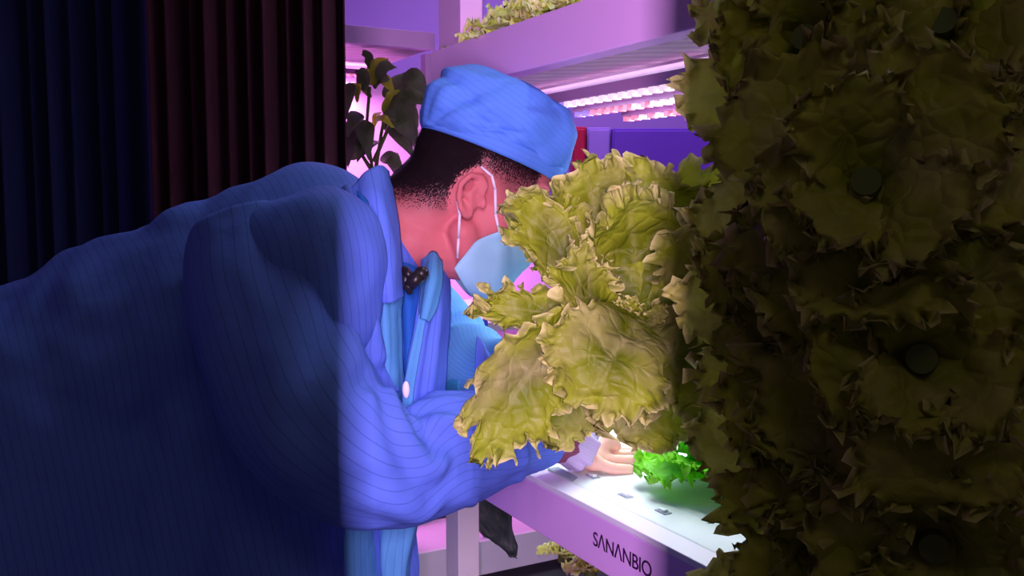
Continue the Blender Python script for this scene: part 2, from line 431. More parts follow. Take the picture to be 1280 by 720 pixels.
# added unseen key lamp; side flaps cut its light so both sides stay dark
t = thing('added_key_lamp', 'added hooded key lamp on a floor stand behind the camera', 'lamp', (0, KEY_POS.y, 0))
ky, kz = KEY_POS.y, KEY_POS.z
bm = bmesh.new(); box(bm, -.05, .05, ky - .06, ky - .015, kz - .36, kz + .36); own(bev(from_bm('added_lamp_head', bm, M_black), .006), t)
bm = bmesh.new(); cone_seg(bm, (0, ky - .04, .03), (0, ky - .04, kz - .36), .012, .012); own(from_bm('pole', bm, M_black), t)
bm = bmesh.new(); cone_seg(bm, (0, ky - .04, 0), (0, ky - .04, .03), .16, .14, 30); own(from_bm('base', bm, M_black), t)
for sx in (-1, 1):
    dv = Vector(((LSL if sx < 0 else RSL) * sx, 1, 0)).normalized(); sd = Vector((.55 * sx, .8, 0)).normalized()
    a = Vector((0, ky, 0)) + dv * .24; b = a + Vector((sx * .42, -.30, 0)); q = [a, b, b - sd * .003, a - sd * .003]
    bm = bmesh.new(); add_box8(bm, [p + Vector((0, 0, kz - .62)) for p in q] + [p + Vector((0, 0, kz + .62)) for p in q])
    bmesh.ops.recalc_face_normals(bm, faces=bm.faces); own(from_bm('side_flap', bm, M_black), t)
lo = lamp('lamp', 'AREA', KEY_POS, KEY_W, KEY_COL, aim=KEY_POS + Vector((0, 1, 0)), shape='RECTANGLE', size=.009, size_y=.62); own(lo, t)

# ================================================================== FRONT RACK
D0 = .6285
S0, S1 = -1.43, .35
zb_top = hit_n(640, 585, D0).z; zb_bot = hit_n(640, 646, D0).z
zu_top = hit_n(640, 30, D0).z; zu_bot = hit_n(640, 92, D0).z
DB = 1.30
rk = thing('grow_rack', 'white grow rack, lilac light painted in, with a lettered bench beam and a shelf above', 'rack', SD(-.5, .95, 0))
sL = s_of(hit_n(560, 300, D0))
sd_part('bench_beam', M_beam, rk, (sL, S1, D0, D0 + .03, zb_bot, zb_top - .004))
sd_part('beam_lip', M_lip, rk, (sL, S1, D0 - .001, D0 + .032, zb_top - .004, zb_top + .004), b=.001)
sd_part('end_beam', M_beam, rk, (sL - .03, sL, D0, DB, zb_bot, zb_top))
sd_part('back_beam', M_beam, rk, (sL, S1, DB - .03, DB, zb_bot, zb_top))
sd_part('bench_tray', M_whitep, rk, (sL, S1, D0 + .03, DB - .03, zb_bot + .01, zb_top - .03))
pl, pm = s_of(hit_n(557, 660, D0)), s_of(hit_n(573, 660, D0))
zpt = hit_n(573, 631, D0).z
for (a, b_, c, d) in ((pl, pm, D0, D0 + .038), (S1 - .05, S1, D0, D0 + .038), (pl, pm, DB - .04, DB), (S1 - .05, S1, DB - .04, DB)):
    sd_part('post', M_post, rk, (a, b_, c, d, 0, zpt))
    sd_part('post_plate', M_lip, rk, (a - .004, b_ + .004, c - .004, d + .004, zpt, zpt + .006))
    sd_part('upright', M_post, rk, (a, b_, c + .036 if c < 1 else c, d + .02 if c < 1 else d, zpt + .006, zb_bot))
# upper shelf
sd_part('shelf_beam', M_beam, rk, (S0, S1, D0, D0 + .03, zu_bot, zu_top))
sd_part('shelf_end_beam', M_beam, rk, (S0, S0 + .03, D0 + .03, DB, zu_bot, zu_top))
sd_part('shelf_back_beam', M_beam, rk, (S0 + .03, S1, DB - .03, DB, zu_bot, zu_top))
sd_part('shelf_tray', M_under, rk, (S0 + .03, S1, D0 + .03, D0 + .17, zu_bot + .012, zu_top - .02), b=.0005)
sd_part('light_tray', M_whitep, rk, (S0 + .03, S1, D0 + .17, DB - .03, zu_bot + .008, zu_top - .02), b=.0005)
# upper uprights and back uprights joining the two levels
uL, uR = s_of(hit_n(558, 20, D0 + .05)), s_of(hit_n(586, 20, D0 + .05))
sd_part('shelf_upright', M_beam, rk, (uL, uR, D0 + .035, D0 + .075, zu_top - .02, 2.35))
sd_part('back_upright', M_beam, rk, (S0 + .04, S0 + .08, DB + .0, DB + .04, 0, 2.35))
sd_part('back_upright', M_beam, rk, (S1 - .05, S1, DB + .0, DB + .04, 0, 2.35))
sd_part('upright', M_beam, rk, (S1 - .05, S1, D0 + .035, D0 + .075, zb_bot, 2.35))
# lettering on the bench beam
def lettering():
    cu = bpy.data.curves.new('lettering', 'FONT'); cu.body = 'S\u039bN\u039bNBIO'; cu.size = 1; cu.extrude = .004; cu.space_character = .94; cu.offset = .004
    o = bpy.data.objects.new('tmp', cu); C.objects.link(o); dg = bpy.context.evaluated_depsgraph_get()
    me = bpy.data.meshes.new_from_object(o.evaluated_get(dg)); bpy.data.objects.remove(o)
    xs = [v.co.x for v in me.vertices]; ys = [v.co.y for v in me.vertices]
    x0, x1, y0, y1 = min(xs), max(xs), min(ys), max(ys)
    pa, pb = hit_n(742, 676, D0), hit_n(815, 709, D0); s0, s1 = s_of(pa), s_of(pb)
    zc = (pa.z + pb.z) / 2; hgt = .0188
    for v in me.vertices:
        f = (v.co.x - x0) / (x1 - x0); g = (v.co.y - y0) / (y1 - y0) - .5
        v.co = SD(s0 + (s1 - s0) * f, D0 - .0003 - (v.co.z + .004) * .06, zc + g * hgt)
    o = link('lettering', me, M_text, smooth=False); o['label'] = 'dark capital letters on the bench beam'
    return own(o, rk)
lettering()

# planting board with square plugs
pbd = thing('planting_board', 'mint white planting board with square holes lying on the bench', 'board', SD(-.6, .95, zb_top))
ZB = zb_top + .002
sd_part('board', M_board, pbd, (sL + .06, S1 - .02, D0 + .036, DB - .035, zb_top - .028, ZB), b=.003)
def bd_at(px, py): p = hit_z(px, py, ZB); return s_of(p), d_of(p)
for px, py in ((697, 577), (741, 596), (782, 620), (829, 640), (860, 600), (905, 650), (905, 570)):
    s, d = bd_at(px, py)
    bm = bmesh.new(); h = .010
    box_sd(bm, s - h, s + h, d - h * .55, d + h * .55, ZB, ZB + .0012)
    bmesh.ops.recalc_face_normals(bm, faces=bm.faces); o = own(from_bm('plug', bm, M_boarddark), pbd)
    bm = bmesh.new(); box_sd(bm, s - h * .6, s + h * .5, d - h * .3, d + h * .35, ZB + .0012, ZB + .004)
    bmesh.ops.recalc_face_normals(bm, faces=bm.faces); own(from_bm('plug_foam', bm, M_board), pbd)
# dark notch by the front edge
(sa, da), (sb, db) = bd_at(664, 590), bd_at(686, 604)
bm = bmesh.new(); n0 = [SD(sa, D0 + .037, ZB + .0008), SD(sb + .012, D0 + .037, ZB + .0008), SD(sb, D0 + .052, ZB + .0008), SD(sa, D0 + .055, ZB + .0008)]
add_box8(bm, n0 + [p + Vector((0, 0, .001)) for p in n0]); bmesh.ops.recalc_face_normals(bm, faces=bm.faces)
own(from_bm('notch', bm, M_boarddark), pbd)

# LED strips under the upper shelf
def led_strip(d, z, s0, s1, label, rad, group, seed, watt, frame=SD, name='led_grow_light'):
    t = thing(name, label, 'grow light', frame((s0 + s1) / 2, d, z), group)
    bm = bmesh.new()
    def bx(s0, s1, d0, d1, z0, z1, mi=0):
        add_box8(bm, [frame(s0, d0, z0), frame(s1, d0, z0), frame(s1, d1, z0), frame(s0, d1, z0), frame(s0, d0, z1), frame(s1, d0, z1), frame(s1, d1, z1), frame(s0, d1, z1)], mi)
    bx(s0, s1, d - rad, d + rad, z, z + .016)
    bmesh.ops.recalc_face_normals(bm, faces=bm.faces); own(from_bm('housing', bm, M_housing), t)
    bm = bmesh.new(); rnd = random.Random(seed); s = s0 + .004; run = 0
    while s < s1 - .016:
        if run <= 0: mi = rnd.choice((0, 1, 0, 1, 2)); run = rnd.randint(2, 6)
        run -= 1
        bx(s, s + .011, d - rad * .9, d + rad * .9, z - .008, z, mi if rnd.random() < .8 else 1); s += .024
    bmesh.ops.recalc_face_normals(bm, faces=bm.faces); own(from_bm('diodes', bm, [M_ledp, M_ledw, M_ledb]), t)
    a, b = frame(s0, d + rad + .014, z + .007), frame(s1, d + rad + .014, z + .007)
    L = lamp('lamp', 'AREA', (a + b) / 2, watt, TIER_COL if name == 'led_grow_light' else BACK_COL, shape='RECTANGLE', size=(b - a).length, size_y=.024)
    dirv = (b - a); L.rotation_euler = (0, 0, math.atan2(dirv.y, dirv.x)); own(L, t)
    c_ = frame((s0 + s1) / 2, d + rad + .014, z + .0085)
    U = lamp('lamp', 'AREA', c_, watt * (.03 if 'nearest the aisle' in label else .12), (1, .5, .9), shape='RECTANGLE', size=(b - a).length, size_y=.02); U.rotation_euler = (PI, 0, math.atan2(dirv.y, dirv.x)); own(U, t)
    return t
def led_z(k, d): # height from pixels above the horizon straight ahead
    return EYE + k * (d / .479) / F
zs = zu_bot - .022
for i, (k, lab) in enumerate(((108.5, 'pink and white led strip under the shelf, nearest the aisle'), (95, 'pink and white led strip under the shelf, second from the aisle'),
                              (83.4, 'pink and white led strip under the shelf, third from the aisle'), (73, 'pink and white led strip under the shelf, farthest from the aisle'))):
    d = (zs - EYE) * F * .479 / k
    s_end = s_of(hit_n(868 - 2 * i, 120, d))
    led_strip(d, zs, (-1.40, -1.40, -1.51 + .08, -1.43)[i], s_end, lab, .009, 'led strips under the front shelf', 5 + i, TIER_W)

# ================================================================== LETTUCES ON THE RACK
def lettuce(name, label, c, axis, radius, n, seed, mt, group=None, frill=.012, res=(70, 12), cat='lettuce', open_=1.0):
    t = thing(name, label, cat, c, group)
    bl = rosette(Vector(c), axis, radius, n, seed, frill, res, open_)
    leaves_obj('foliage', bl, mt, t)
    bm = bmesh.new(); cone_seg(bm, Vector(c) - Vector(axis).normalized() * .012, Vector(c) + Vector(axis).normalized() * .02, .012, .009); own(from_bm('stem', bm, M_stem), t)
    return t
def on_board(px, py): p = hit_z(px, py, ZB); return p + Vector((0, 0, .014))
lettuce('lettuce', 'small bright green lettuce growing on the white board beside the hand', on_board(906, 607), (-.05, -.02, 1), .115, 16, 11, M_letb, frill=.013, res=(130, 18), open_=1.3)
lettuce('lettuce', 'small bright green lettuce on the board, past the one beside the hand', on_board(965, 580), (0, 0, 1), .085, 12, 12, M_letb, frill=.012)
ZU = zu_top + .01
for px, d, r, sd_, lab in ((632, .74, .10, 21, 'yellow green lettuce on the upper shelf beside the upright'), (682, .73, .10, 22, 'yellow green lettuce on the upper shelf, second from the upright'),
                           (735, .76, .10, 23, 'yellow green lettuce on the upper shelf, third from the upright')):
    p = hit_n(px, 20, d); p.z = ZU
    lettuce('lettuce', lab, p, (-.15, -.3, 1), r, 13, sd_, M_lety, 'lettuces on the upper shelf', frill=.012, res=(80, 12))

led_strip(.80, ZU + .62, -1.4, -.7, 'white led strip high over the upper shelf lettuces', .012, None, 77, 3.2)
sd_part('lamp_bracket', M_beam, rk, (uL + .005, uL + .02, D0 + .075, .81, ZU + .637, ZU + .65))
# ================================================================== BACK RACK, SHELVES AND CABINETS
E0 = 2.63
def NR(u, e, z): return ND * u + RD * e + Vector((0, 0, z))
def u_of(p): return p.dot(ND)
def nr_part(name, m, root, u0, u1, e0, e1, z0, z1, b=.002):
    bm = bmesh.new()
    add_box8(bm, [NR(u0, e0, z0), NR(u1, e0, z0), NR(u1, e1, z0), NR(u0, e1, z0), NR(u0, e0, z1), NR(u1, e0, z1), NR(u1, e1, z1), NR(u0, e1, z1)])
    bmesh.ops.recalc_face_normals(bm, faces=bm.faces); o = bev(from_bm(name, bm, m), b); return own(o, root)
br = thing('shelf_rack', 'tall white shelf rack, lilac light painted in, with pink lit trays behind the worker', 'rack', NR(.6, 2.9, 0))
q = hit_r(490, 36, E0); zt = q.z; zb_ = hit_r(490, 58, E0).z
uE = u_of(hit_r(543, 50, E0)); uA = u_of(hit_r(415, 50, E0))
EB = E0 + .75
nr_part('shelf_beam', M_beam, br, uA, uE + .002, E0, E0 + .03, zb_, zt)
nr_part('shelf_tray', M_under, br, uA, uE, E0 + .03, EB, zb_ + .005, zt - .01)
nr_part('post', M_beam, br, uA, uA + .03, E0 + .03, E0 + .07, 0, zb_)
nr_part('back_panel', M_pinkp, br, uA, uE + .3, EB, EB + .02, .9, zb_)
for i, (e, lab) in enumerate(((E0 + .42, 'pink led strip under the tall shelf rack, near its front'), (E0 + .54, 'pink led strip under the tall shelf rack, in the middle'), (E0 + .66, 'pink led strip under the tall shelf rack, at its back'))):
    led_strip(e, zb_ - .03 - .012 * i, uA + .02, uE - .02, lab, .012, 'led strips of the tall shelf rack', 30 + i, BACK_W / 3, frame=NR, name='grow_light_strip')

lb = br
z_lo = hit_r(640, 672, E0).z; z_lb = hit_r(640, 711, E0).z
u0, u1 = u_of(hit_r(440, 672, E0)), u_of(hit_r(900, 600, E0))
nr_part('tray', M_pinkp, lb, u0, u1, E0 + .02, E0 + .8, z_lo - .03, z_lo)
nr_part('front_beam', M_whitep, lb, u0, u1, E0, E0 + .02, z_lb, z_lo + .006)
z_mid = hit_r(630, 402, E0 + .1).z; z_midb = z_mid - .03
um = u_of(hit_r(540, 402, E0))
nr_part('upper_tray', M_whitep, lb, um, u1, E0 + .1, E0 + .8, z_midb, z_mid)
nr_part('post', M_beam, br, u_of(hit_r(548, 50, E0 + .03)), u_of(hit_r(556, 50, E0 + .03)), E0 + .03 + .1, E0 + .07 + .1, z_mid, zb_ + .01)
nr_part('foot', M_post, lb, u0 + .02, u0 + .06, E0 + .04, E0 + .08, 0, z_lb)
nr_part('foot', M_post, lb, u1 - .06, u1 - .02, E0 + .04, E0 + .08, 0, z_midb)
nr_part('foot', M_post, lb, u1 - .06, u1 - .02, E0 + .72, E0 + .76, 0, z_midb)
nr_part('foot', M_post, lb, um + .02, um + .06, E0 + .72, E0 + .76, 0, z_midb)
nr_part('back_panel', M_pinkp, lb, u0, u1, E0 + .8, E0 + .82, 0, EYE + .02)
for lab, e, zz, uu0, uu1 in (('pink led strip under the middle tray of the back rack', E0 + .3, z_midb - .012, um + .05, u1 - .3),
                             ('pink led strip over the middle tray of the back rack', E0 + .62, EYE + .0, u0 + .2, u1 - .4)):
    led_strip(e, zz, uu0, uu1, lab, .012, 'led strips over the low trays', 41, BACK_W / 2.9, frame=NR, name='grow_light_strip')
# dark crate standing on the low tray
t = thing('crate', 'dark maroon crate on the low pink tray behind the coat', 'crate', NR(u_of(hit_r(530, 650, E0 + .5)), E0 + .5, z_lo))
M_crate = mat('dark maroon plastic', (.09, .03, .055), .6)
ua, ub = u_of(hit_r(505, 650, E0 + .28)), u_of(hit_r(560, 650, E0 + .28))
nr_part('box', M_crate, t, ua, ub, E0 + .28, E0 + .46, z_lo, z_lo + .2)
nr_part('rim', M_crate, t, ua - .01, ub + .01, E0 + .27, E0 + .47, z_lo + .2, z_lo + .215)
# blue pipe
pa = hit_r(606.5, 392, E0 + .05); bm = bmesh.new(); cone_seg(bm, (pa.x, pa.y, z_lo), pa, .0085, .0085); ellipsoid(bm, pa, (.0086, .0086, .007))
tag(from_bm('pipe', bm, M_bluepipe, smooth=True), 'thin upright blue pipe beside the big lettuce', 'pipe')
# cabinets behind the rack
def cab(name, label, cat, px0, px1, pyt, y, depth, m):
    a, b = ray(px0, 200), ray(px1, 200); x0 = a.x / a.y * y; x1 = b.x / b.y * y; v = ray((px0 + px1) / 2, pyt); zt = EYE + v.z / v.y * y
    t = thing(name, label, cat, ((x0 + x1) / 2, y, 0))
    bm = bmesh.new(); box(bm, x0, x1, y + .02, y + depth, 0, zt); own(bev(from_bm('body', bm, m), .004), t)
    bm = bmesh.new(); box(bm, x0 + .008, x1 - .008, y, y + .02, .06, zt - .012); d = own(bev(from_bm('door', bm, m), .004), t)
    bm = bmesh.new(); box(bm, x1 - .05, x1 - .035, y - .02, y, 1.0, 1.12); h = from_bm('handle', bm, M_post); own(h, t); h.parent = d; h.matrix_parent_inverse = Matrix.Translation(t.location).inverted() @ Matrix() if False else Matrix()
    return t
cab('cabinet', 'narrow red cabinet between the cap and the violet cabinets', 'cabinet', 716, 733, 158, 4.6, .3, M_red)
cab('cabinet', 'lavender cabinet standing beside the narrow red one', 'cabinet', 734, 764, 159, 4.6, .4, M_cab1)
cab('cabinet', 'wide deep violet cabinet behind the big lettuce', 'cabinet', 766, 960, 160, 4.55, .5, M_cab2)

# pepper plant
def pepper():
    base = NR(u_of(hit_r(468, 300, E0 + .15)), E0 + .15, 0)
    zt = z_mid
    t = thing('pepper_plant', 'leafy dark pepper plant in a white pot behind the shoulder', 'plant', (base.x, base.y, zt))
    bm = bmesh.new(); cone_seg(bm, (base.x, base.y, z_lo), (base.x, base.y, zt - .1), .08, .10, 28); own(from_bm('stand', bm, M_whitep, smooth=False), t)
    bm = bmesh.new(); cone_seg(bm, (base.x, base.y, zt - .1), (base.x, base.y, zt + .14), .075, .10, 28); own(bev(from_bm('pot', bm, M_whitep), .004), t)
    Z = base.y / FW.y
    def Q(px, py, dz=0): return hit_r(px, py, E0 + .15 + dz)
    bm = bmesh.new()
    for ch in ([(468, 290), (466, 215), (458, 160), (462, 110)], [(467, 230), (476, 170), (484, 130)], [(466, 215), (450, 190), (441, 170)], [(462, 120), (452, 100), (446, 90)], [(468, 200), (490, 150), (505, 120)]):
        limb(bm, [(Q(*c), .007 if i == 0 else .005) for i, c in enumerate(ch)])
    own(from_bm('stem', bm, M_stem, smooth=True), t)
    L = [(462, 106, 486, 73, 16, 0, 1), (458, 112, 446, 88, 12, 0, 0), (484, 128, 522, 158, 26, 0, 2), (496, 95, 520, 135, 24, .1, 2), (478, 120, 530, 100, 14, .05, 2), (466, 108, 487, 100, 12, 0, 3), (474, 100, 494, 118, 11, .02, 1),
         (450, 108, 440, 124, 10, .1, 1), (455, 150, 462, 200, 14, -.05, 2), (462, 120, 440, 112, 8, .05, 1), (478, 150, 520, 185, 14, .1, 3), (440, 160, 436, 210, 14, 0, 3), (476, 140, 466, 165, 9, .1, 1), (500, 130, 520, 178, 18, .05, 2), (485, 190, 500, 225, 12, .1, 3), (444, 200, 430, 150, 16, .05, 2), (478, 140, 500, 112, 9, -.02, 1), (446, 128, 452, 104, 8, -.02, 1), (490, 140, 524, 182, 17, -.03, 2), (462, 170, 446, 205, 10, -.03, 3), (470, 150, 492, 160, 8, -.03, 1), (440, 104, 432, 150, 9, -.05, 2)] + [(x, y, x + dx, y + dy, h, -.05 + .02 * (i % 4), 2 + i % 2) for i, (x, y, dx, dy, h) in enumerate(((470, 98, 26, -14, 10), (500, 122, 38, 10, 13), (472, 176, -26, 26, 11), (488, 158, 30, 40, 12), (452, 142, -18, 30, 10), (476, 196, 30, 18, 11), (466, 86, -14, -18, 8), (505, 92, 30, 30, 15)))]
    for i, (x0, y0, x1, y1, hw, dz, kd) in enumerate(L):
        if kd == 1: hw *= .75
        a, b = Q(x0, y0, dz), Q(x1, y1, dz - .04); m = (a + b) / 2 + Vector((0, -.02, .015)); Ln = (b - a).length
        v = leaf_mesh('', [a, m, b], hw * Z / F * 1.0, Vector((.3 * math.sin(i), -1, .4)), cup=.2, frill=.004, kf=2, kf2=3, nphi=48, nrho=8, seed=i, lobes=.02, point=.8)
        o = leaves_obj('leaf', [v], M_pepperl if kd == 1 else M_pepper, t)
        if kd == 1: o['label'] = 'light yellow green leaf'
pepper()
# rolled white liners behind the plant
# drooping dark leaf under the bench
t = thing('drooping_leaf', 'large dark slate green leaf hanging under the bench beam', 'leaf', W(605, 632, 1.62))
v = leaf_mesh('', [W(598, 600, 1.62), W(622, 655, 1.60), W(645, 700, 1.58)], .040, Vector((-.2, -1, .2)), cup=.25, frill=.006, kf=3, kf2=5, nphi=70, nrho=12, seed=9, lobes=.02, point=.85)
leaves_obj('blade', [v], M_slate, t)
bm = bmesh.new(); limb(bm, [(W(598, 600, 1.62), .004), (W(596, 585, 1.64), .004)]); own(from_bm('stalk', bm, M_stem, smooth=True), t)
# lower dark gutter with seedlings beneath the front bench
gt = thing('growing_gutter', 'dark slate growing gutter low under the lettered bench', 'gutter', SD(-.7, .85, .55))
zg = hit_n(700, 716, .86).z
sd_part('channel', M_darkslot, gt, (-1.3, .2, .82, 1.02, zg - .06, zg - .005))
sd_part('rim', M_whitep, gt, (-1.3, .2, .80, .82, zg - .065, zg + .0), (-1.3, .2, 1.02, 1.04, zg - .065, zg + .0))
for q in (-1.28, -.1): sd_part('bracket', M_post, gt, (q, q + .04, .88, .92, 0, zg - .06))
for px, sd_, lab in ((705, 51, 'pale seedling lettuce in the dark gutter under the bench, left one'), (738, 52, 'pale seedling lettuce in the dark gutter under the bench, right one')):
    p = hit_n(px, 722, .9); p.z = zg + .008
    lettuce('seedling', lab, p, (0, 0, 1), .05, 9, sd_, M_lety, 'seedlings in the gutter', frill=.008, res=(40, 8))

# ================================================================== ADDED CURTAINS that hide the lit wall and darken the left side
def curtain(name, label, x0, x1, y, m, seed):
    t = thing(name, label, 'curtain', ((x0 + x1) / 2, y, 0))
    nu, nv = 26, 120; P = []
    for i in range(nu):
        z = .03 + 2.65 * i / (nu - 1)
        P.append([Vector((x0 + (x1 - x0) * j / (nv - 1), y + .035 * math.sin(j * .55 + seed + .2 * math.sin(z * 2)) + .02 * math.sin(j * .21 + 2 * seed), z)) for j in range(nv)])
    o = link('drape', grid_mesh('drape', P, nu, nv), m); s = o.modifiers.new('thick', 'SOLIDIFY'); s.thickness = .004; own(o, t)
    bm = bmesh.new(); cone_seg(bm, (x0 - .02, y, 2.70), (x1 + .02, y, 2.70), .014, .014); own(from_bm('rail', bm, M_post, smooth=True), t)
yc = 2.05
def xp(px, y): return (px - CX) / F * y
curtain('curtain', 'added maroon curtain darkening the left side behind the bent worker', xp(188, yc), xp(433, yc), yc, M_added_curtain2, 1)
curtain('curtain', 'added navy curtain darkening the far left behind the worker', xp(-90, yc + .12), xp(200, yc + .12), yc + .12, M_added_curtain1, 4)

# ================================================================== THE WORKER
man = thing('person', 'person in blue striped coat, cap and face mask bending over the bench', 'person', (W(90, 500, 1.27).x, W(90, 500, 1.27).y, 0))
HP, HY = math.radians(20), math.radians(10)                # head pitched down, turned slightly away
HO = W(579, 241, 1.20) + FW * .072                          # between the ears
def hdir():
    f = Vector((math.cos(HP) * math.cos(HY), math.cos(HP) * math.sin(HY), -math.sin(HP)))
    u = Vector((math.sin(HP) * math.cos(HY), math.sin(HP) * math.sin(HY), math.cos(HP)))
    return f, u, f.cross(u)
hF, hU, hR = hdir()                                         # hR looks to the camera
def H(f, u, r): return HO + hF * f + hU * u + hR * r
HM = Matrix((hF, hR, hU)).transposed()                      # local x=f,y=r,z=u
RW = W(702, 549, 1.29)
LWR = W(795, 452, 1.11)
def body():
    bm = bmesh.new()
    E = lambda f, u, r, a, b, c: ellipsoid(bm, H(f, u, r), (a, c, b), HM)   # radii along f,u,r
    E(.010, .052, 0, .096, .082, .076); E(.04, .045, 0, .066, .075, .068); E(-.015, .03, 0, .07, .07, .07)
    E(.035, -.02, 0, .062, .065, .060); E(.045, -.06, 0, .045, .045, .052); E(.07, -.088, 0, .026, .024, .030)
    for r in (1, -1):
        limb(bm, [(H(.005, -.045, .052 * r), .020), (H(.035, -.085, .040 * r), .018), (H(.072, -.1, .012 * r), .016)])
        E(.068, -.01, .038 * r, .022, .022, .022); E(.082, .045, .03 * r, .018, .010, .026)      # cheek, brow
        E(.080, .024, .031 * r, .012, .011, .014)                                                 # eye
        # ear: rim, lobe, back plate
        pts = [(.013, .010), (.014, .022), (.005, .030), (-.010, .028), (-.018, .014), (-.016, -.003), (-.008, -.016), (.002, -.024)]
        limb(bm, [(H(f_ - .004, u_ - .002, (.079 + .006 * (f_ < 0)) * r), .0045) for f_, u_ in pts])
        limb(bm, [(H(.008, .012, .078 * r), .0034), (H(-.003, .014, .082 * r), .0034), (H(-.007, .003, .082 * r), .0034), (H(0, -.010, .079 * r), .0034)])
        E(-.002, .003, .073 * r, .015, .025, .006); E(0, -.021, .077 * r, .008, .009, .006)
        E(.016, -.003, .076 * r, .004, .008, .005)
    limb(bm, [(H(.090, .03, 0), .011), (H(.106, -.008, 0), .012), (H(.112, -.02, 0), .013)]); E(.100, -.022, 0, .012, .010, .020)
    E(.090, -.05, 0, .012, .009, .024); E(.087, -.063, 0, .012, .009, .02)
    N = W(484, 292, 1.26)
    limb(bm, [(H(-.030, .0, 0), .062), (H(-.05, -.035, 0), .060), ((H(-.05, -.035, 0) + N) / 2 + Vector((-.005, 0, .0)), .057), (N, .064), (W(430, 320, 1.26), .085)])
    limb(bm, [(H(.02, -.07, 0), .040), (W(515, 300, 1.25), .045)])
    limb(bm, [(W(425, 335, 1.26), .09), (W(360, 365, 1.26), .125), (W(260, 400, 1.27), .125), (W(150, 450, 1.28), .13), (W(95, 500, 1.28), .135)])
    limb(bm, [(W(385, 330, 1.14), .07), (W(440, 350, 1.38), .07)])
    sh, el = W(345, 325, 1.10), W(445, 572, 1.08)
    limb(bm, [(sh, .06), ((sh + el) / 2, .05), (el, .042), (el.lerp(RW, .35), .042), (RW, .027)])
    sh2, el2 = W(465, 365, 1.42), W(606, 468, 1.29)
    limb(bm, [(sh2, .035), ((sh2 + el2) / 2, .030), (el2, .032), (el2.lerp(LWR, .35), .038), (LWR, .026)])
    # right hand resting on the board
    hz = lambda px, py, z: W(px, py, z)
    limb(bm, [(RW, .024), (hz(722, 563, 1.315), .023), (hz(738, 573, 1.325), .019)])
    pal = [(hz(742, 578, 1.305), .013), (hz(747, 575, 1.33), .013), (hz(750, 571, 1.355), .013), (hz(752, 569, 1.375), .012)]
    for p, r in pal: limb(bm, [(hz(727, 567, 1.318), .020), (p, r)])
    fing = [((742, 578, 1.305), (766, 586, 1.305), (787, 587, 1.31), .0088), ((747, 575, 1.33), (774, 576, 1.335), (798, 575, 1.34), .0090),
            ((750, 571, 1.355), (776, 569, 1.365), (795, 568, 1.375), .0088), ((752, 569, 1.375), (774, 565, 1.39), (789, 563, 1.40), .0078)]
    for a, b, c, r in fing: limb(bm, [(hz(*a), r * 1.1), (hz(*b), r), (hz(*c), r * .88)])
    limb(bm, [(hz(734, 566, 1.33), .015), (hz(752, 560, 1.34), .011), (hz(760, 551, 1.345), .0105), (hz(770, 557, 1.35), .009)])
    # left hand closed round the root plug behind the lettuce
    k = LWR; ax = (W(818, 432, 1.07) - k).normalized()
    limb(bm, [(k, .024), (k + ax * .05, .028)])
    st = k + ax * .062
    for j in range(4):
        o_ = Vector((0, 0, .024 - j * .017)); a = k + ax * .055 + o_ + Vector((.022, .012, 0))
        limb(bm, [(a, .009), (a + Vector((.024, -.022, 0)), .0088), (a + Vector((.012, -.046, 0)), .0085), (a + Vector((-.012, -.044, 0)), .008)])
    limb(bm, [(k + ax * .03 + Vector((-.01, -.01, .02)), .013), (k + ax * .05 + Vector((-.018, -.028, .034)), .0105), (k + ax * .07 + Vector((-.005, -.045, .03)), .0095)])
    # legs
    hip = W(95, 500, 1.28)
    for sgn in (-1, 1):
        h0 = hip + Vector((0, .085 * sgn, -.03)); kn = Vector((h0.x + .05, h0.y, .50)); an = Vector((h0.x - .02, h0.y, .09))
        limb(bm, [(h0, .085), (kn, .058), (an.lerp(kn, .65), .055), (an, .038), (an + Vector((.06, 0, -.045)), .035), (an + Vector((.16, 0, -.06)), .026)])
    def hand_light(me):
        st = []
        for v in me.vertices:
            q = v.co - HO; h_ = hairline(q.dot(hF), q.dot(hU), q.dot(hR)) if q.length < .2 else None
            st.append(0.0 if h_ is None else sstep(-.022, .04, h_) * .95)
        at = me.attributes.new('stubble', 'FLOAT', 'POINT'); at.data.foreach_set('value', st)
        at = me.attributes.new('hand_light', 'FLOAT', 'POINT')
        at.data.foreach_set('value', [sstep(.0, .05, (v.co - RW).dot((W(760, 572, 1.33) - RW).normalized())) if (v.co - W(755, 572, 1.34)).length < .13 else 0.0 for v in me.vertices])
    return voxel('body', bm, M_skin, man, .0034, smooth=5, post=hand_light)

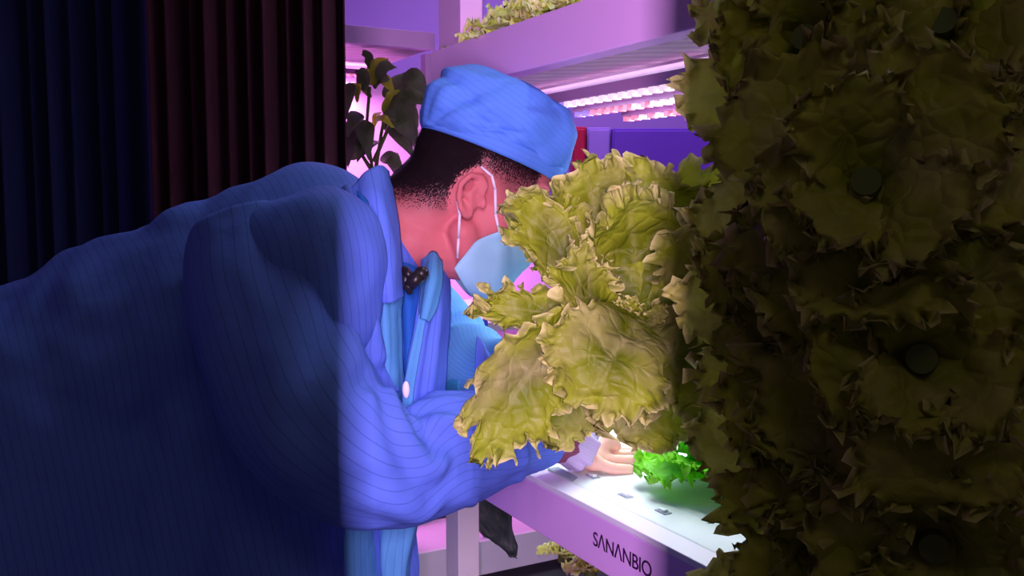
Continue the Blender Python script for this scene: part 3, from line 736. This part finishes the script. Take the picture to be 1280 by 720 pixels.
def hairline(f, u, r):
    """height above the hairline, None outside the scalp"""
    if abs(f) > .13 or u < -.07 or u > .125: return None
    if ((f + .002) / .030) ** 2 + ((u - .002) / .040) ** 2 < 1 and abs(r) > .055: return None
    if f <= -.03: lim = -.030 - .25 * (-.03 - f)
    elif f <= .004: lim = -.030 + .066 * sstep(-.03, .0, f)
    else: lim = .028 if f < .075 else 9
    return u - lim
bd_ob = body()
def hair():
    me = bd_ob.data; rnd = random.Random(3); V, Fc = [], []
    off = man.location
    for v in me.vertices:
        p = v.co; q = p - HO; f, u, r = q.dot(hF), q.dot(hU), q.dot(hR)
        h_ = hairline(f, u, r)
        if h_ is None or h_ < -.004: continue
        n = v.normal; d = (n * .35 - hU * .8 - hF * .3).normalized(); w = .0006; s_ = d.cross(n).normalized()
        for _ in range(16):
            j = Vector((rnd.uniform(-1, 1), rnd.uniform(-1, 1), rnd.uniform(-1, 1))) * .005; j -= n * j.dot(n)
            h2 = h_ + j.dot(hU)
            if h2 < 0: continue
            fade = min(1, h2 / .05)
            if rnd.random() > .03 + .97 * fade ** 1.6: continue
            Lh = .0012 + .0035 * fade; o2 = p + n * .0002 + j; i = len(V)
            V += [o2 - s_ * w, o2 + s_ * w, o2 + d * Lh + n * (.0008 + .0018 * fade)]; Fc.append((i, i + 1, i + 2))
    m = bpy.data.meshes.new('hair'); m.from_pydata([tuple(v) for v in V], [], Fc)
    return own(link('hair', m, M_hair, smooth=False), man)
hair()

def ridge(t0, a0, t1, a1, w, h, ts=9.0):
    dx, dy = (t1 - t0) * ts, a1 - a0; L2 = dx * dx + dy * dy
    def f(t, a):
        x, y = (t - t0) * ts, a - a0; q = min(max((x * dx + y * dy) / L2, 0), 1); e = (x - q * dx) ** 2 + (y - q * dy) ** 2
        return h * (math.exp(-e / (w * w)) - .45 * math.exp(-e / (w * w * 5)))
    return f
CAPR = [ridge(.42, 2.3, .70, 1.7, .14, -.10, 4), ridge(.20, 1.9, .34, 1.3, .12, -.08, 4), ridge(.12, 2.7, .5, 2.35, .16, .10, 4), ridge(.5, 1.5, .62, .9, .14, -.07, 4), ridge(.15, 2.45, .45, 1.9, .10, .07, 4), ridge(.1, .9, .4, .6, .16, .06, 4)]
def cap():
    # soft cloth cap: rim tilted, crown puffed to the back, gathered folds
    nu, nv = 46, 110; P = []
    for i in range(nu):
        t = i / (nu - 1)
        row = []
        for j in range(nv):
            a = 2 * PI * j / nv; ca, sa = math.cos(a), math.sin(a)
            # rim in head coordinates (front a=0)
            rf, rr = .097 * ca + .012, .083 * sa
            ru = .072 - .004 * ca
            # crown profile
            lift = [0, .012, .03, .062, .09, .105, .108]
            puff = [1.0, 1.05, 1.09, 1.08, .90, .52, 0.0]
            x = t * 6; k = min(int(x), 5); fr = x - k; fr = fr * fr * (3 - 2 * fr) * .4 + fr * .6
            li = lift[k] + (lift[k + 1] - lift[k]) * fr; pu = puff[k] + (puff[k + 1] - puff[k]) * fr
            back = max(0, -ca)
            f = rf * pu - .012 * t * (1) - .004 * back * math.sin(PI * min(t * 1.2, 1)); r = rr * pu * (1 + .04 * math.sin(PI * t)); u = ru - .012 * back * sstep(0, .1, t) * (1 - t) + li * (.90 + (-.12 * back + .13 * ca * (ca > 0)) * (1 - sstep(.45, .95, t)))
            nz = noise.noise(Vector((f * 17 + 4, r * 17, u * 17))) * .008 * sstep(0, .3, t)
            fold = .0035 * math.sin(a * 9 + 5 * t + 2 * noise.noise(Vector((ca * 2, sa * 2, t * 2)))) * sstep(.02, .2, t) * (1 - t)
            crease = -.007 * math.exp(-((u - .105 + .45 * (f + .02)) / .010) ** 2) * sstep(-.1, 0, -f + .03)
            aa = abs(a) if a < PI else abs(2 * PI - a)
            tuck = sum(g(t, aa) for g in CAPR) if sa > 0 else 0
            k2 = 1 + (nz + fold + crease) / .09 + tuck
            row.append(H(f * k2, u + nz * .6, r * k2))
        P.append(row)
    me = grid_mesh('cap', P, nu, nv, lambda a, b: ((P[0][b % nv] - HO).dot(hF) + .004 * a, a * .004), closed=True)
    uv = me.uv_layers['UVMap']
    for l in me.loops:
        p = me.vertices[l.vertex_index].co - HO; uv.data[l.index].uv = (p.dot(hU) * .8 + p.dot(hF) * .25, p.dot(hR))
    o = link('cap', me, M_cap); s = o.modifiers.new('thick', 'SOLIDIFY'); s.thickness = .002
    own(o, man)
    # turned band at the rim
    P = []
    for i in range(6):
        t = i / 5
        P.append([H((.098 + .003 * math.sin(PI * t)) * math.cos(2 * PI * j / 90) + .012, .064 - .004 * math.cos(2 * PI * j / 90) + .022 * t, (.084 + .003 * math.sin(PI * t)) * math.sin(2 * PI * j / 90)) for j in range(90)])
    b = link('cap_band', grid_mesh('cap_band', P, 6, 90, lambda a, b: (a * .004, b * .01), closed=True), M_cap); s = b.modifiers.new('thick', 'SOLIDIFY'); s.thickness = .002
    own(b, man)
cap()

def mask():
    # pleated mask over nose, mouth and chin
    nu, nv = 30, 50; P = []
    prof = [(.118, .004, .018), (.124, -.018, .03), (.116, -.04, .046), (.108, -.065, .05), (.100, -.092, .05), (.078, -.118, .046), (.052, -.124, .042)]
    for i in range(nu):
        t = i / (nu - 1); x = t * 6; k = min(int(x), 5); fr = x - k
        pf = spline([Vector(q) for q in prof], t)
        row = []
        for j in range(nv):
            v = j / (nv - 1) * 2 - 1; av = abs(v)
            bk = spline([Vector((q, 0, 0)) for q in (.045, .032, .022, .018, .014, .010, .008)], t).x
            f = pf[0] + (bk - pf[0]) * av ** 1.9; r = math.copysign(.073 * min(1, (av * 1.05)) ** .75 * (1 if t < .6 else 1 - .12 * (t - .6)), v)
            u = pf[1] + (-.036 - .052 * t - pf[1]) * av ** 2.2 * .85
            pl_ = .0025 * math.sin(t * 18) * (1 - av ** 4)
            row.append(H(f + pl_, u, r))
        P.append(row)
    o = link('face_mask', grid_mesh('face_mask', P, nu, nv), M_mask); s = o.modifiers.new('thick', 'SOLIDIFY'); s.thickness = .0015; own(o, man)
    for r in (1, -1):
        bm = bmesh.new()
        limb(bm, [(H(.046, -.028, .071 * r), .0018), (H(.034, -.01, .076 * r), .0018), (H(.022, .020, .080 * r), .0018), (H(.012, .034, .0835 * r), .0018), (H(-.004, .040, .082 * r), .0016)])
        own(from_bm('mask_strap', bm, M_strap, smooth=True), man); bm = bmesh.new()
        limb(bm, [(H(.008, -.078, .062 * r), .0018), (H(.000, -.055, .070 * r), .0018), (H(-.010, -.026, .080 * r), .0018), (H(-.018, -.012, .080 * r), .0016)])
        own(from_bm('mask_strap', bm, M_strap, smooth=True), man)
mask()

# ---- coat
def fold(t0, v0, t1, v1, w, h):
    """a ridge from (t0,v0) to (t1,v1)"""
    dx, dy = t1 - t0, v1 - v0; L2 = dx * dx + dy * dy
    def f(t, v):
        s = ((t - t0) * dx + (v - v0) * dy) / L2; s = min(max(s, 0), 1); q = (t - t0 - s * dx) ** 2 + (v - v0 - s * dy) ** 2
        return h * math.exp(-q / (w * w))
    return f
def folds(*fs): 
    g = [fold(*a) for a in fs]; return lambda t, v: sum(x(t, v) for x in g)

def coat_bulk():
    bm = bmesh.new()
    limb(bm, [(W(452, 318, 1.27), .085), (W(395, 345, 1.26), .145), (W(300, 385, 1.27), .155), (W(190, 430, 1.28), .155), (W(85, 490, 1.28), .165)])
    ellipsoid(bm, W(392, 330, 1.12), (.09, .08, .085)); ellipsoid(bm, W(388, 318, 1.085), (.082, .075, .078)); ellipsoid(bm, W(402, 380, 1.085), (.068, .065, .10)); ellipsoid(bm, W(432, 365, 1.37), (.085, .10, .08))
    # hanging front, flank and skirt
    limb(bm, [(W(470, 440, 1.27), .06), (W(465, 560, 1.27), .065), (W(455, 760, 1.28), .075)])
    limb(bm, [(W(400, 440, 1.22), .12), (W(380, 600, 1.22), .12), (W(360, 800, 1.24), .13)])
    limb(bm, [(W(300, 440, 1.26), .13), (W(270, 650, 1.28), .14), (W(240, 820, 1.30), .15)])
    limb(bm, [(W(110, 500, 1.28), .165), (W(100, 700, 1.28), .17), (W(110, 840, 1.28), .18)])
    def post(me):
        nn = [v.normal.copy() for v in me.vertices]
        for v, n in zip(me.vertices, nn):
            p = v.co; a = noise.noise(Vector((p.x * 13 + p.z * 3, p.y * 13, p.z * 4))); b = noise.noise(p * 24)
            v.co = p + n * (.012 * a + .004 * b + .008 * abs(noise.noise(p * 8)))
        uv = me.uv_layers.new(name='UVMap')
        for l in me.loops:
            p = me.vertices[l.vertex_index].co; uv.data[l.index].uv = (p.x + p.y * .6 + .15 * p.z, p.z)
    return voxel('coat', bm, M_coat, man, .007, smooth=14, post=post)
coat_bulk()

# near collar leaf (laid over the shoulder)
sheet('collar', [[(437, 247, 1.15), (452, 222, 1.17), (474, 207, 1.21), (485, 214, 1.25)],
                 [(440, 275, 1.12), (460, 255, 1.125), (480, 250, 1.14), (494, 255, 1.19)],
                 [(455, 320, 1.10), (468, 310, 1.10), (485, 305, 1.115), (500, 302, 1.16)],
                 [(464, 365, 1.10), (476, 358, 1.095), (490, 352, 1.10), (502, 345, 1.14)],
                 [(466, 380, 1.105), (478, 379, 1.10), (492, 377, 1.10), (504, 370, 1.13)]], M_coat, man, disp=folds((.1, .4, .6, .75, .12, .004), (0, .1, .9, .1, .1, .004)), th=.003)
sheet('collar_shade', [[(447, 238, 1.125), (452, 244, 1.118), (460, 252, 1.115)], [(451, 285, 1.095), (459, 285, 1.088), (466, 290, 1.09)], [(458, 318, 1.085), (463, 320, 1.08), (467, 322, 1.085)], [(464, 345, 1.085), (466, 346, 1.083), (468, 347, 1.085)]], M_inner, man, nu=24, nv=12)  # dark sheet standing in for shade between collar and shoulder
# yoke left of the collar: the shoulder cloth
sheet('coat_shoulder', [[(372, 275, 1.20), (400, 248, 1.17), (425, 238, 1.15), (452, 228, 1.20)],
                        [(380, 330, 1.12), (408, 300, 1.07), (430, 285, 1.07), (460, 270, 1.15)],
                        [(385, 400, 1.12), (412, 390, 1.06), (432, 375, 1.05), (466, 350, 1.14)],
                        [(385, 480, 1.12), (415, 480, 1.06), (445, 460, 1.05), (474, 440, 1.13)],
                        [(350, 545, 1.16), (405, 540, 1.06), (458, 505, 1.07), (496, 490, 1.13)]], M_coat, man, nu=60, nv=44, seed=3,
      disp=folds((.05, .75, .75, .86, .05, .012), (.1, .95, .5, .86, .04, -.012), (.5, .55, 1, .8, .05, .010), (.55, .8, 1, .97, .04, .008), (.65, .2, 1, .5, .06, .012), (.3, .35, .9, .45, .07, .008)))
# near front panel
sheet('coat_front', [[(464, 366, 1.125), (478, 366, 1.12), (492, 362, 1.13), (503, 352, 1.15)],
                     [(464, 420, 1.13), (480, 420, 1.11), (493, 418, 1.12), (501, 415, 1.15)],
                     [(468, 480, 1.14), (482, 480, 1.12), (495, 480, 1.12), (503, 480, 1.15)],
                     [(470, 550, 1.15), (484, 550, 1.13), (497, 552, 1.13), (504, 552, 1.16)],
                     [(470, 620, 1.16), (484, 620, 1.14), (497, 620, 1.14), (505, 620, 1.17)]], M_coat2, man, disp=folds((0, .35, 1, .45, .1, .005), (.2, .9, 1, .95, .06, .003)))
# royal blue shirt in the opening
sheet('shirt', [[(490, 330, 1.22), (508, 330, 1.20), (528, 338, 1.21), (545, 345, 1.24)],
                [(488, 400, 1.19), (505, 400, 1.18), (520, 400, 1.18), (535, 400, 1.20)],
                [(490, 500, 1.19), (503, 500, 1.18), (512, 500, 1.18), (525, 500, 1.20)],
                [(490, 620, 1.20), (503, 620, 1.19), (512, 620, 1.19), (525, 620, 1.20)]], M_inner, man, nu=30, nv=20, disp=folds((0, .3, .6, .6, .1, .006)))
# far front panel with its lapel and placket
sheet('coat_front', [[(527, 322, 1.22), (545, 320, 1.24), (556, 328, 1.26), (562, 352, 1.29)],
                     [(522, 380, 1.165), (538, 375, 1.18), (552, 375, 1.20), (563, 385, 1.24)],
                     [(510, 450, 1.14), (527, 450, 1.155), (545, 450, 1.175), (558, 455, 1.22)],
                     [(502, 500, 1.13), (520, 505, 1.145), (540, 505, 1.165), (556, 505, 1.21)],
                     [(501, 560, 1.13), (520, 560, 1.145), (540, 560, 1.17), (554, 560, 1.21)],
                     [(504, 625, 1.14), (520, 625, 1.15), (540, 625, 1.18), (552, 625, 1.22)]], M_coat, man, nu=60, nv=34, seed=7,
      disp=folds((.2, .3, 1, .2, .08, .003), (.3, .6, 1, .55, .1, .004)))
sheet('placket', [[(524, 392, 1.150), (534, 390, 1.152)], [(515, 430, 1.138), (527, 430, 1.142)], [(507, 470, 1.128), (520, 470, 1.134)], [(502, 510, 1.121), (515, 510, 1.129)], [(501, 560, 1.12), (513, 560, 1.128)], [(503, 625, 1.13), (514, 625, 1.135)]], M_coat2, man, nu=40, nv=10)
sheet('lapel', [[(531, 318, 1.225), (542, 318, 1.215), (552, 326, 1.22)],
                [(527, 345, 1.19), (540, 348, 1.165), (552, 356, 1.18)],
                [(526, 368, 1.17), (535, 374, 1.15), (546, 384, 1.16)],
                [(524, 398, 1.15), (530, 400, 1.14), (536, 402, 1.142)]], M_coat2, man, nu=30, nv=16, disp=folds((0, .5, 1, .5, .2, .004)), th=.003)
# button
bm = bmesh.new(); bp = W(507.5, 487, 1.118); ellipsoid(bm, bp, (.0045, .003, .0105), seg=18, ring=10)
own(from_bm('button', bm, M_button, smooth=True), man)
# lower coat under the sleeve
sheet('coat_skirt', [[(390, 560, 1.17), (425, 560, 1.15), (455, 560, 1.15), (474, 560, 1.18)],
                     [(390, 660, 1.17), (425, 655, 1.14), (455, 650, 1.14), (474, 650, 1.18)],
                     [(385, 720, 1.17), (425, 720, 1.14), (455, 720, 1.145), (475, 720, 1.18)],
                     [(380, 800, 1.17), (425, 800, 1.14), (455, 800, 1.145), (476, 800, 1.18)]], M_coat2, man, seed=5, disp=folds((0, .4, 1, .55, .12, .008)))
sheet('coat_skirt', [[(474, 560, 1.20), (495, 560, 1.18), (515, 560, 1.18), (532, 560, 1.20)],
                     [(478, 660, 1.20), (492, 650, 1.175), (510, 645, 1.17), (525, 640, 1.20)],
                     [(474, 700, 1.19), (485, 705, 1.17), (502, 705, 1.17), (512, 700, 1.20)],
                     [(478, 800, 1.19), (485, 800, 1.175), (498, 800, 1.175), (505, 800, 1.20)]], M_coat2, man, seed=6, disp=folds((.2, .2, .9, .45, .12, .012), (.1, .8, .9, .6, .1, .008)))
sheet('coat_lining', [[(466, 600, 1.215), (480, 600, 1.215), (492, 600, 1.215)], [(466, 700, 1.215), (480, 700, 1.215), (492, 700, 1.215)], [(466, 800, 1.215), (480, 800, 1.215), (492, 800, 1.215)]], M_inner, man, nu=20, nv=10)

# near sleeve
NEAR = [ridge(.36, -.1, .52, -1.5, .22, .13), ridge(.40, .2, .58, -1.0, .16, .11), ridge(.33, -.6, .50, -2.2, .22, .12), ridge(.47, .1, .70, -.7, .16, .09),
        ridge(.56, -.9, .74, -1.9, .25, .09), ridge(.20, -.3, .36, -1.4, .28, .10), ridge(.62, .0, .86, -.9, .18, .08), ridge(.70, -.6, .80, -2.4, .22, .10), ridge(.42, -1.8, .62, -2.6, .25, .08), ridge(.10, -.5, .30, -2.0, .3, .09)]
def wr_near(t, a):
    a = (a + PI) % (2 * PI) - PI
    h = 1.5 * sum(f(t, a) for f in NEAR)
    h += .04 * noise.noise(Vector((t * 11, math.cos(a) * 1.6, math.sin(a) * 1.6))) + .03 * noise.noise(Vector((t * 22 + 9, math.cos(a) * 3, math.sin(a) * 3)))
    h += .03 * math.sin(a * 5 + 30 * t) * sstep(.85, .95, t)
    return h
tube('coat_sleeve', [(325, 310, 1.13, .085, .085), (338, 390, 1.08, .090, .085), (378, 500, 1.055, .090, .082), (436, 566, 1.055, .082, .075),
                     (500, 586, 1.09, .066, .066), (560, 564, 1.14, .071, .066), (610, 553, 1.19, .062, .058), (652, 548, 1.235, .047, .045), (682, 548, 1.265, .038, .038)], M_coat, man, nu=130, nv=90, wr=wr_near)
tube('pink_lit_cuff', [(660, 545, 1.245, .034, .034), (690, 546, 1.278, .034, .034), (709, 548, 1.298, .031, .031)], M_mag, man, nu=20, nv=50, wr=lambda t, a: .03 * math.sin(9 * a))  # sleeve end; pink light on it is put into the plum colour
tube('glove_cuff', [(703, 549, 1.292, .031, .031), (716, 555, 1.305, .031, .031), (730, 563, 1.315, .031, .029)], M_lav, man, nu=18, nv=60, wr=lambda t, a: .07 * math.sin(8 * a + 3 * t) * t + .05 * math.sin(13 * a) * t)
# far sleeve
def wr_far(t, a):
    h = .05 * noise.noise(Vector((t * 9 + 4, math.cos(a) * 1.5, math.sin(a) * 1.5)))
    h -= .10 * math.exp(-((t - .43) / .03) ** 2); h += .07 * math.exp(-((t - .50) / .04) ** 2) + .05 * math.exp(-((t - .36) / .04) ** 2)
    return h
tube('coat_sleeve', [(478, 358, 1.42, .070, .08), (524, 396, 1.40, .066, .075), (566, 442, 1.36, .062, .062), (612, 470, 1.28, .052, .055), (690, 462, 1.21, .05, .05), (762, 456, 1.14, .040, .040)], M_coat2, man, nu=90, nv=60, wr=wr_far)
tube('sleeve_band', [(560, 478, 1.345, .046, .05), (585, 483, 1.31, .048, .05), (612, 482, 1.275, .048, .05)], M_teal, man, nu=24, nv=40, wr=lambda t, a: .04 * math.sin(3 * a + 6 * t))
sheet('sleeve_flap', [[(596, 420, 1.20), (601, 424, 1.20), (605, 432, 1.21)], [(594, 440, 1.19), (606, 442, 1.19), (613, 446, 1.20)], [(594, 470, 1.19), (605, 462, 1.19), (612, 456, 1.20)]], M_coat, man, nu=14, nv=12)
sheet('sleeve_flap', [[(588, 505, 1.10), (600, 500, 1.10), (622, 503, 1.12)], [(588, 520, 1.09), (602, 512, 1.085), (620, 514, 1.11)], [(585, 545, 1.10), (600, 532, 1.10), (616, 522, 1.12)]], M_coat, man, nu=18, nv=16, disp=folds((0, .2, 1, .5, .12, .006)))
# trousers and shoes
def trousers():
    bm = bmesh.new(); hip = W(95, 500, 1.28)
    for sgn in (-1, 1):
        h0 = hip + Vector((0, .085 * sgn, -.03)); kn = Vector((h0.x + .05, h0.y, .50)); an = Vector((h0.x - .02, h0.y, .10))
        limb(bm, [(h0 + Vector((0, 0, -.12)), .095), (kn, .078), (an, .068)])
    voxel('trousers', bm, M_trouser, man, .01, smooth=6)
    for sgn in (-1, 1):
        an = Vector((hip.x - .02, hip.y + .085 * sgn, 0)); bm = bmesh.new()
        ellipsoid(bm, an + Vector((.06, 0, .045)), (.14, .055, .045)); ellipsoid(bm, an + Vector((-.01, 0, .06)), (.06, .05, .055))
        for v in bm.verts: v.co.z = max(v.co.z, .002)
        own(from_bm('shoe', bm, M_shoe, smooth=True), man)
trousers()
# clip microphone
t = thing('clip_microphone', 'small black clip microphone on the worker coat collar', 'microphone', W(518, 348, 1.14))
bm = bmesh.new(); limb(bm, [(W(511, 358, 1.13), .007), (W(527, 342, 1.13), .009)]); own(from_bm('windscreen', bm, M_black, smooth=True), t)
bm = bmesh.new(); limb(bm, [(W(506, 338, 1.14), .0055), (W(514, 346, 1.135), .005), (W(512, 364, 1.135), .0045)]); ellipsoid(bm, W(507, 352, 1.14), (.006, .006, .011)); own(from_bm('clip', bm, M_black, smooth=True), t)

# ================================================================== THE BIG HELD LETTUCE
bl = thing('lettuce', 'big olive green frilly lettuce held up in front of the worker', 'lettuce', W(795, 400, .93))
def blade(pts, hw, face=(0, -1, 0), seed=0, cup=.15, frill=.016, kf=9, kf2=21, nphi=330, nrho=30, lobes=.10, mt=None, point=0):
    sp = [W(*p) for p in pts]
    v = leaf_mesh('', sp, hw, Vector(face), cup, frill, kf, kf2, nphi, nrho, seed, lobes, point=point)
    return leaves_obj('leaf', [v], mt or M_let, bl)
PX = .85 / F
# back leaves first
blade([(790, 400, .93), (800, 330, .95), (800, 255, .96), (812, 200, .95)], 95 * PX, (-.1, -1, .1), 1, frill=.014)
blade([(785, 400, .93), (755, 320, .95), (740, 250, .95), (728, 205, .93)], 72 * PX, (.2, -1, .1), 2, frill=.014)
blade([(775, 405, .93), (730, 350, .94), (690, 290, .94), (665, 235, .93)], 52 * PX, (.1, -1, .2), 3, frill=.013)
blade([(772, 408, .93), (728, 350, .93), (682, 290, .92), (630, 256, .91)], 44 * PX, (.2, -1, .2), 4, frill=.013)
blade([(800, 400, .93), (850, 330, .95), (890, 270, .95), (930, 230, .94)], 90 * PX, (-.2, -1, .1), 5)
blade([(805, 400, .93), (880, 370, .94), (950, 340, .93), (1010, 330, .9)], 90 * PX, (-.2, -1, 0), 6)
blade([(790, 420, .93), (800, 480, .94), (790, 520, .94), (775, 552, .93)], 85 * PX, (0, -1, .3), 7, frill=.013)
blade([(760, 420, .93), (725, 470, .94), (705, 520, .94), (700, 560, .93)], 50 * PX, (0, -1, .2), 8, frill=.012)
# left frill leaf and lower left hanging leaf
blade([(770, 408, .91), (715, 398, .89), (655, 388, .88), (592, 376, .87)], 28 * PX, (.1, -1, .3), 9, frill=.016, kf=11)
blade([(745, 405, .90), (690, 435, .87), (640, 500, .85), (606, 578, .86)], 62 * PX, (.3, -1, -.1), 10, frill=.014, cup=.25, lobes=.12)
# lower front apron
blade([(800, 395, .90), (780, 425, .845), (750, 465, .83), (725, 505, .845)], 88 * PX, (.05, -1, .35), 11, frill=.014, cup=.1)
blade([(812, 398, .915), (832, 430, .872), (850, 470, .862), (856, 515, .87)], 95 * PX, (-.05, -1, .3), 12, frill=.014, cup=.1)
blade([(815, 400, .91), (880, 430, .87), (940, 480, .85), (985, 540, .86)], 90 * PX, (-.2, -1, .2), 13)
# bowl leaves round the heart
blade([(800, 404, .955), (796, 350, .955), (790, 290, .93), (782, 232, .87)], 84 * PX, (0, -1, .05), 15, frill=.013, cup=.55, kf2=25, nphi=380)
blade([(790, 404, .92), (752, 385, .90), (722, 350, .865), (706, 300, .85)], 40 * PX, (.6, -1, .1), 14, frill=.013, cup=.3)
blade([(808, 402, .93), (850, 370, .91), (885, 325, .87), (900, 285, .85)], 62 * PX, (-.6, -1, .1), 16, cup=.3)
for i, (x, y, hw) in enumerate(((768, 380, 13), (780, 372, 13), (760, 390, 11), (778, 388, 11), (838, 384, 14))):
    blade([(797, 408, .93), ((797 + x) / 2, (408 + y) / 2, .905), (x, y, .89)], hw * PX, (.1 * math.sin(i), -1, .2), 20 + i, frill=.007, kf=7, kf2=15, nphi=110, nrho=16, cup=.4)
bm = bmesh.new(); limb(bm, [(W(799, 408, .955), .010), (W(803, 416, .99), .013), (W(812, 426, 1.04), .014)]); own(from_bm('stem', bm, M_stem, smooth=True), bl)
bm = bmesh.new(); limb(bm, [(W(812, 426, 1.045), .017), (W(818, 432, 1.09), .016)]); own(from_bm('root_plug', bm, M_rootp, smooth=True), bl)

# ================================================================== ADDED LETTUCE TOWER that hides the lit rack and darkens the right side
TX, TY = .335, .62
tw = thing('added_planting_tower', 'added dark upright planting tower column beside the bench', 'tower', (TX, TY, 0))
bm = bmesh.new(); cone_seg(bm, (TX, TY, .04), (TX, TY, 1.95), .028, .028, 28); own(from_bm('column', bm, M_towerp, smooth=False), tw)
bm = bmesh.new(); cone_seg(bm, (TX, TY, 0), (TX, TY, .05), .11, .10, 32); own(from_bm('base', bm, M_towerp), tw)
TL = [(1012, 60, .63, .09, 'top left'), (1180, 40, .60, .10, 'top right'), (1085, 235, .57, .105, 'upper middle'), (1260, 250, .57, .095, 'middle right'), (975, 330, .62, .07, 'middle left'),
      (1018, 505, .61, .088, 'lower left'), (1150, 450, .56, .105, 'lower middle'), (1275, 580, .58, .095, 'lower right'), (1030, 700, .60, .085, 'bottom left'), (1165, 680, .57, .10, 'bottom right')]
for i, (px, py, z, r, w_) in enumerate(TL):
    c = W(px, py, z + .02)
    ax = Vector((c.x - TX, c.y - TY, 0)); ax = (ax.normalized() * .35 + Vector((-.15, -1, .25))).normalized()
    lettuce('lettuce', 'dark olive lettuce growing on the added planting tower, ' + w_ + ' one', c, ax, r, 9, 60 + i, M_letd, 'lettuces on the added planting tower', frill=.016, res=(90, 14), open_=.8)
    bm = bmesh.new(); a = Vector((TX, TY, c.z - .03)); cone_seg(bm, a, c - ax * .022, .016, .013, 20); own(from_bm('added_side_spout', bm, M_towerp, smooth=True), tw)
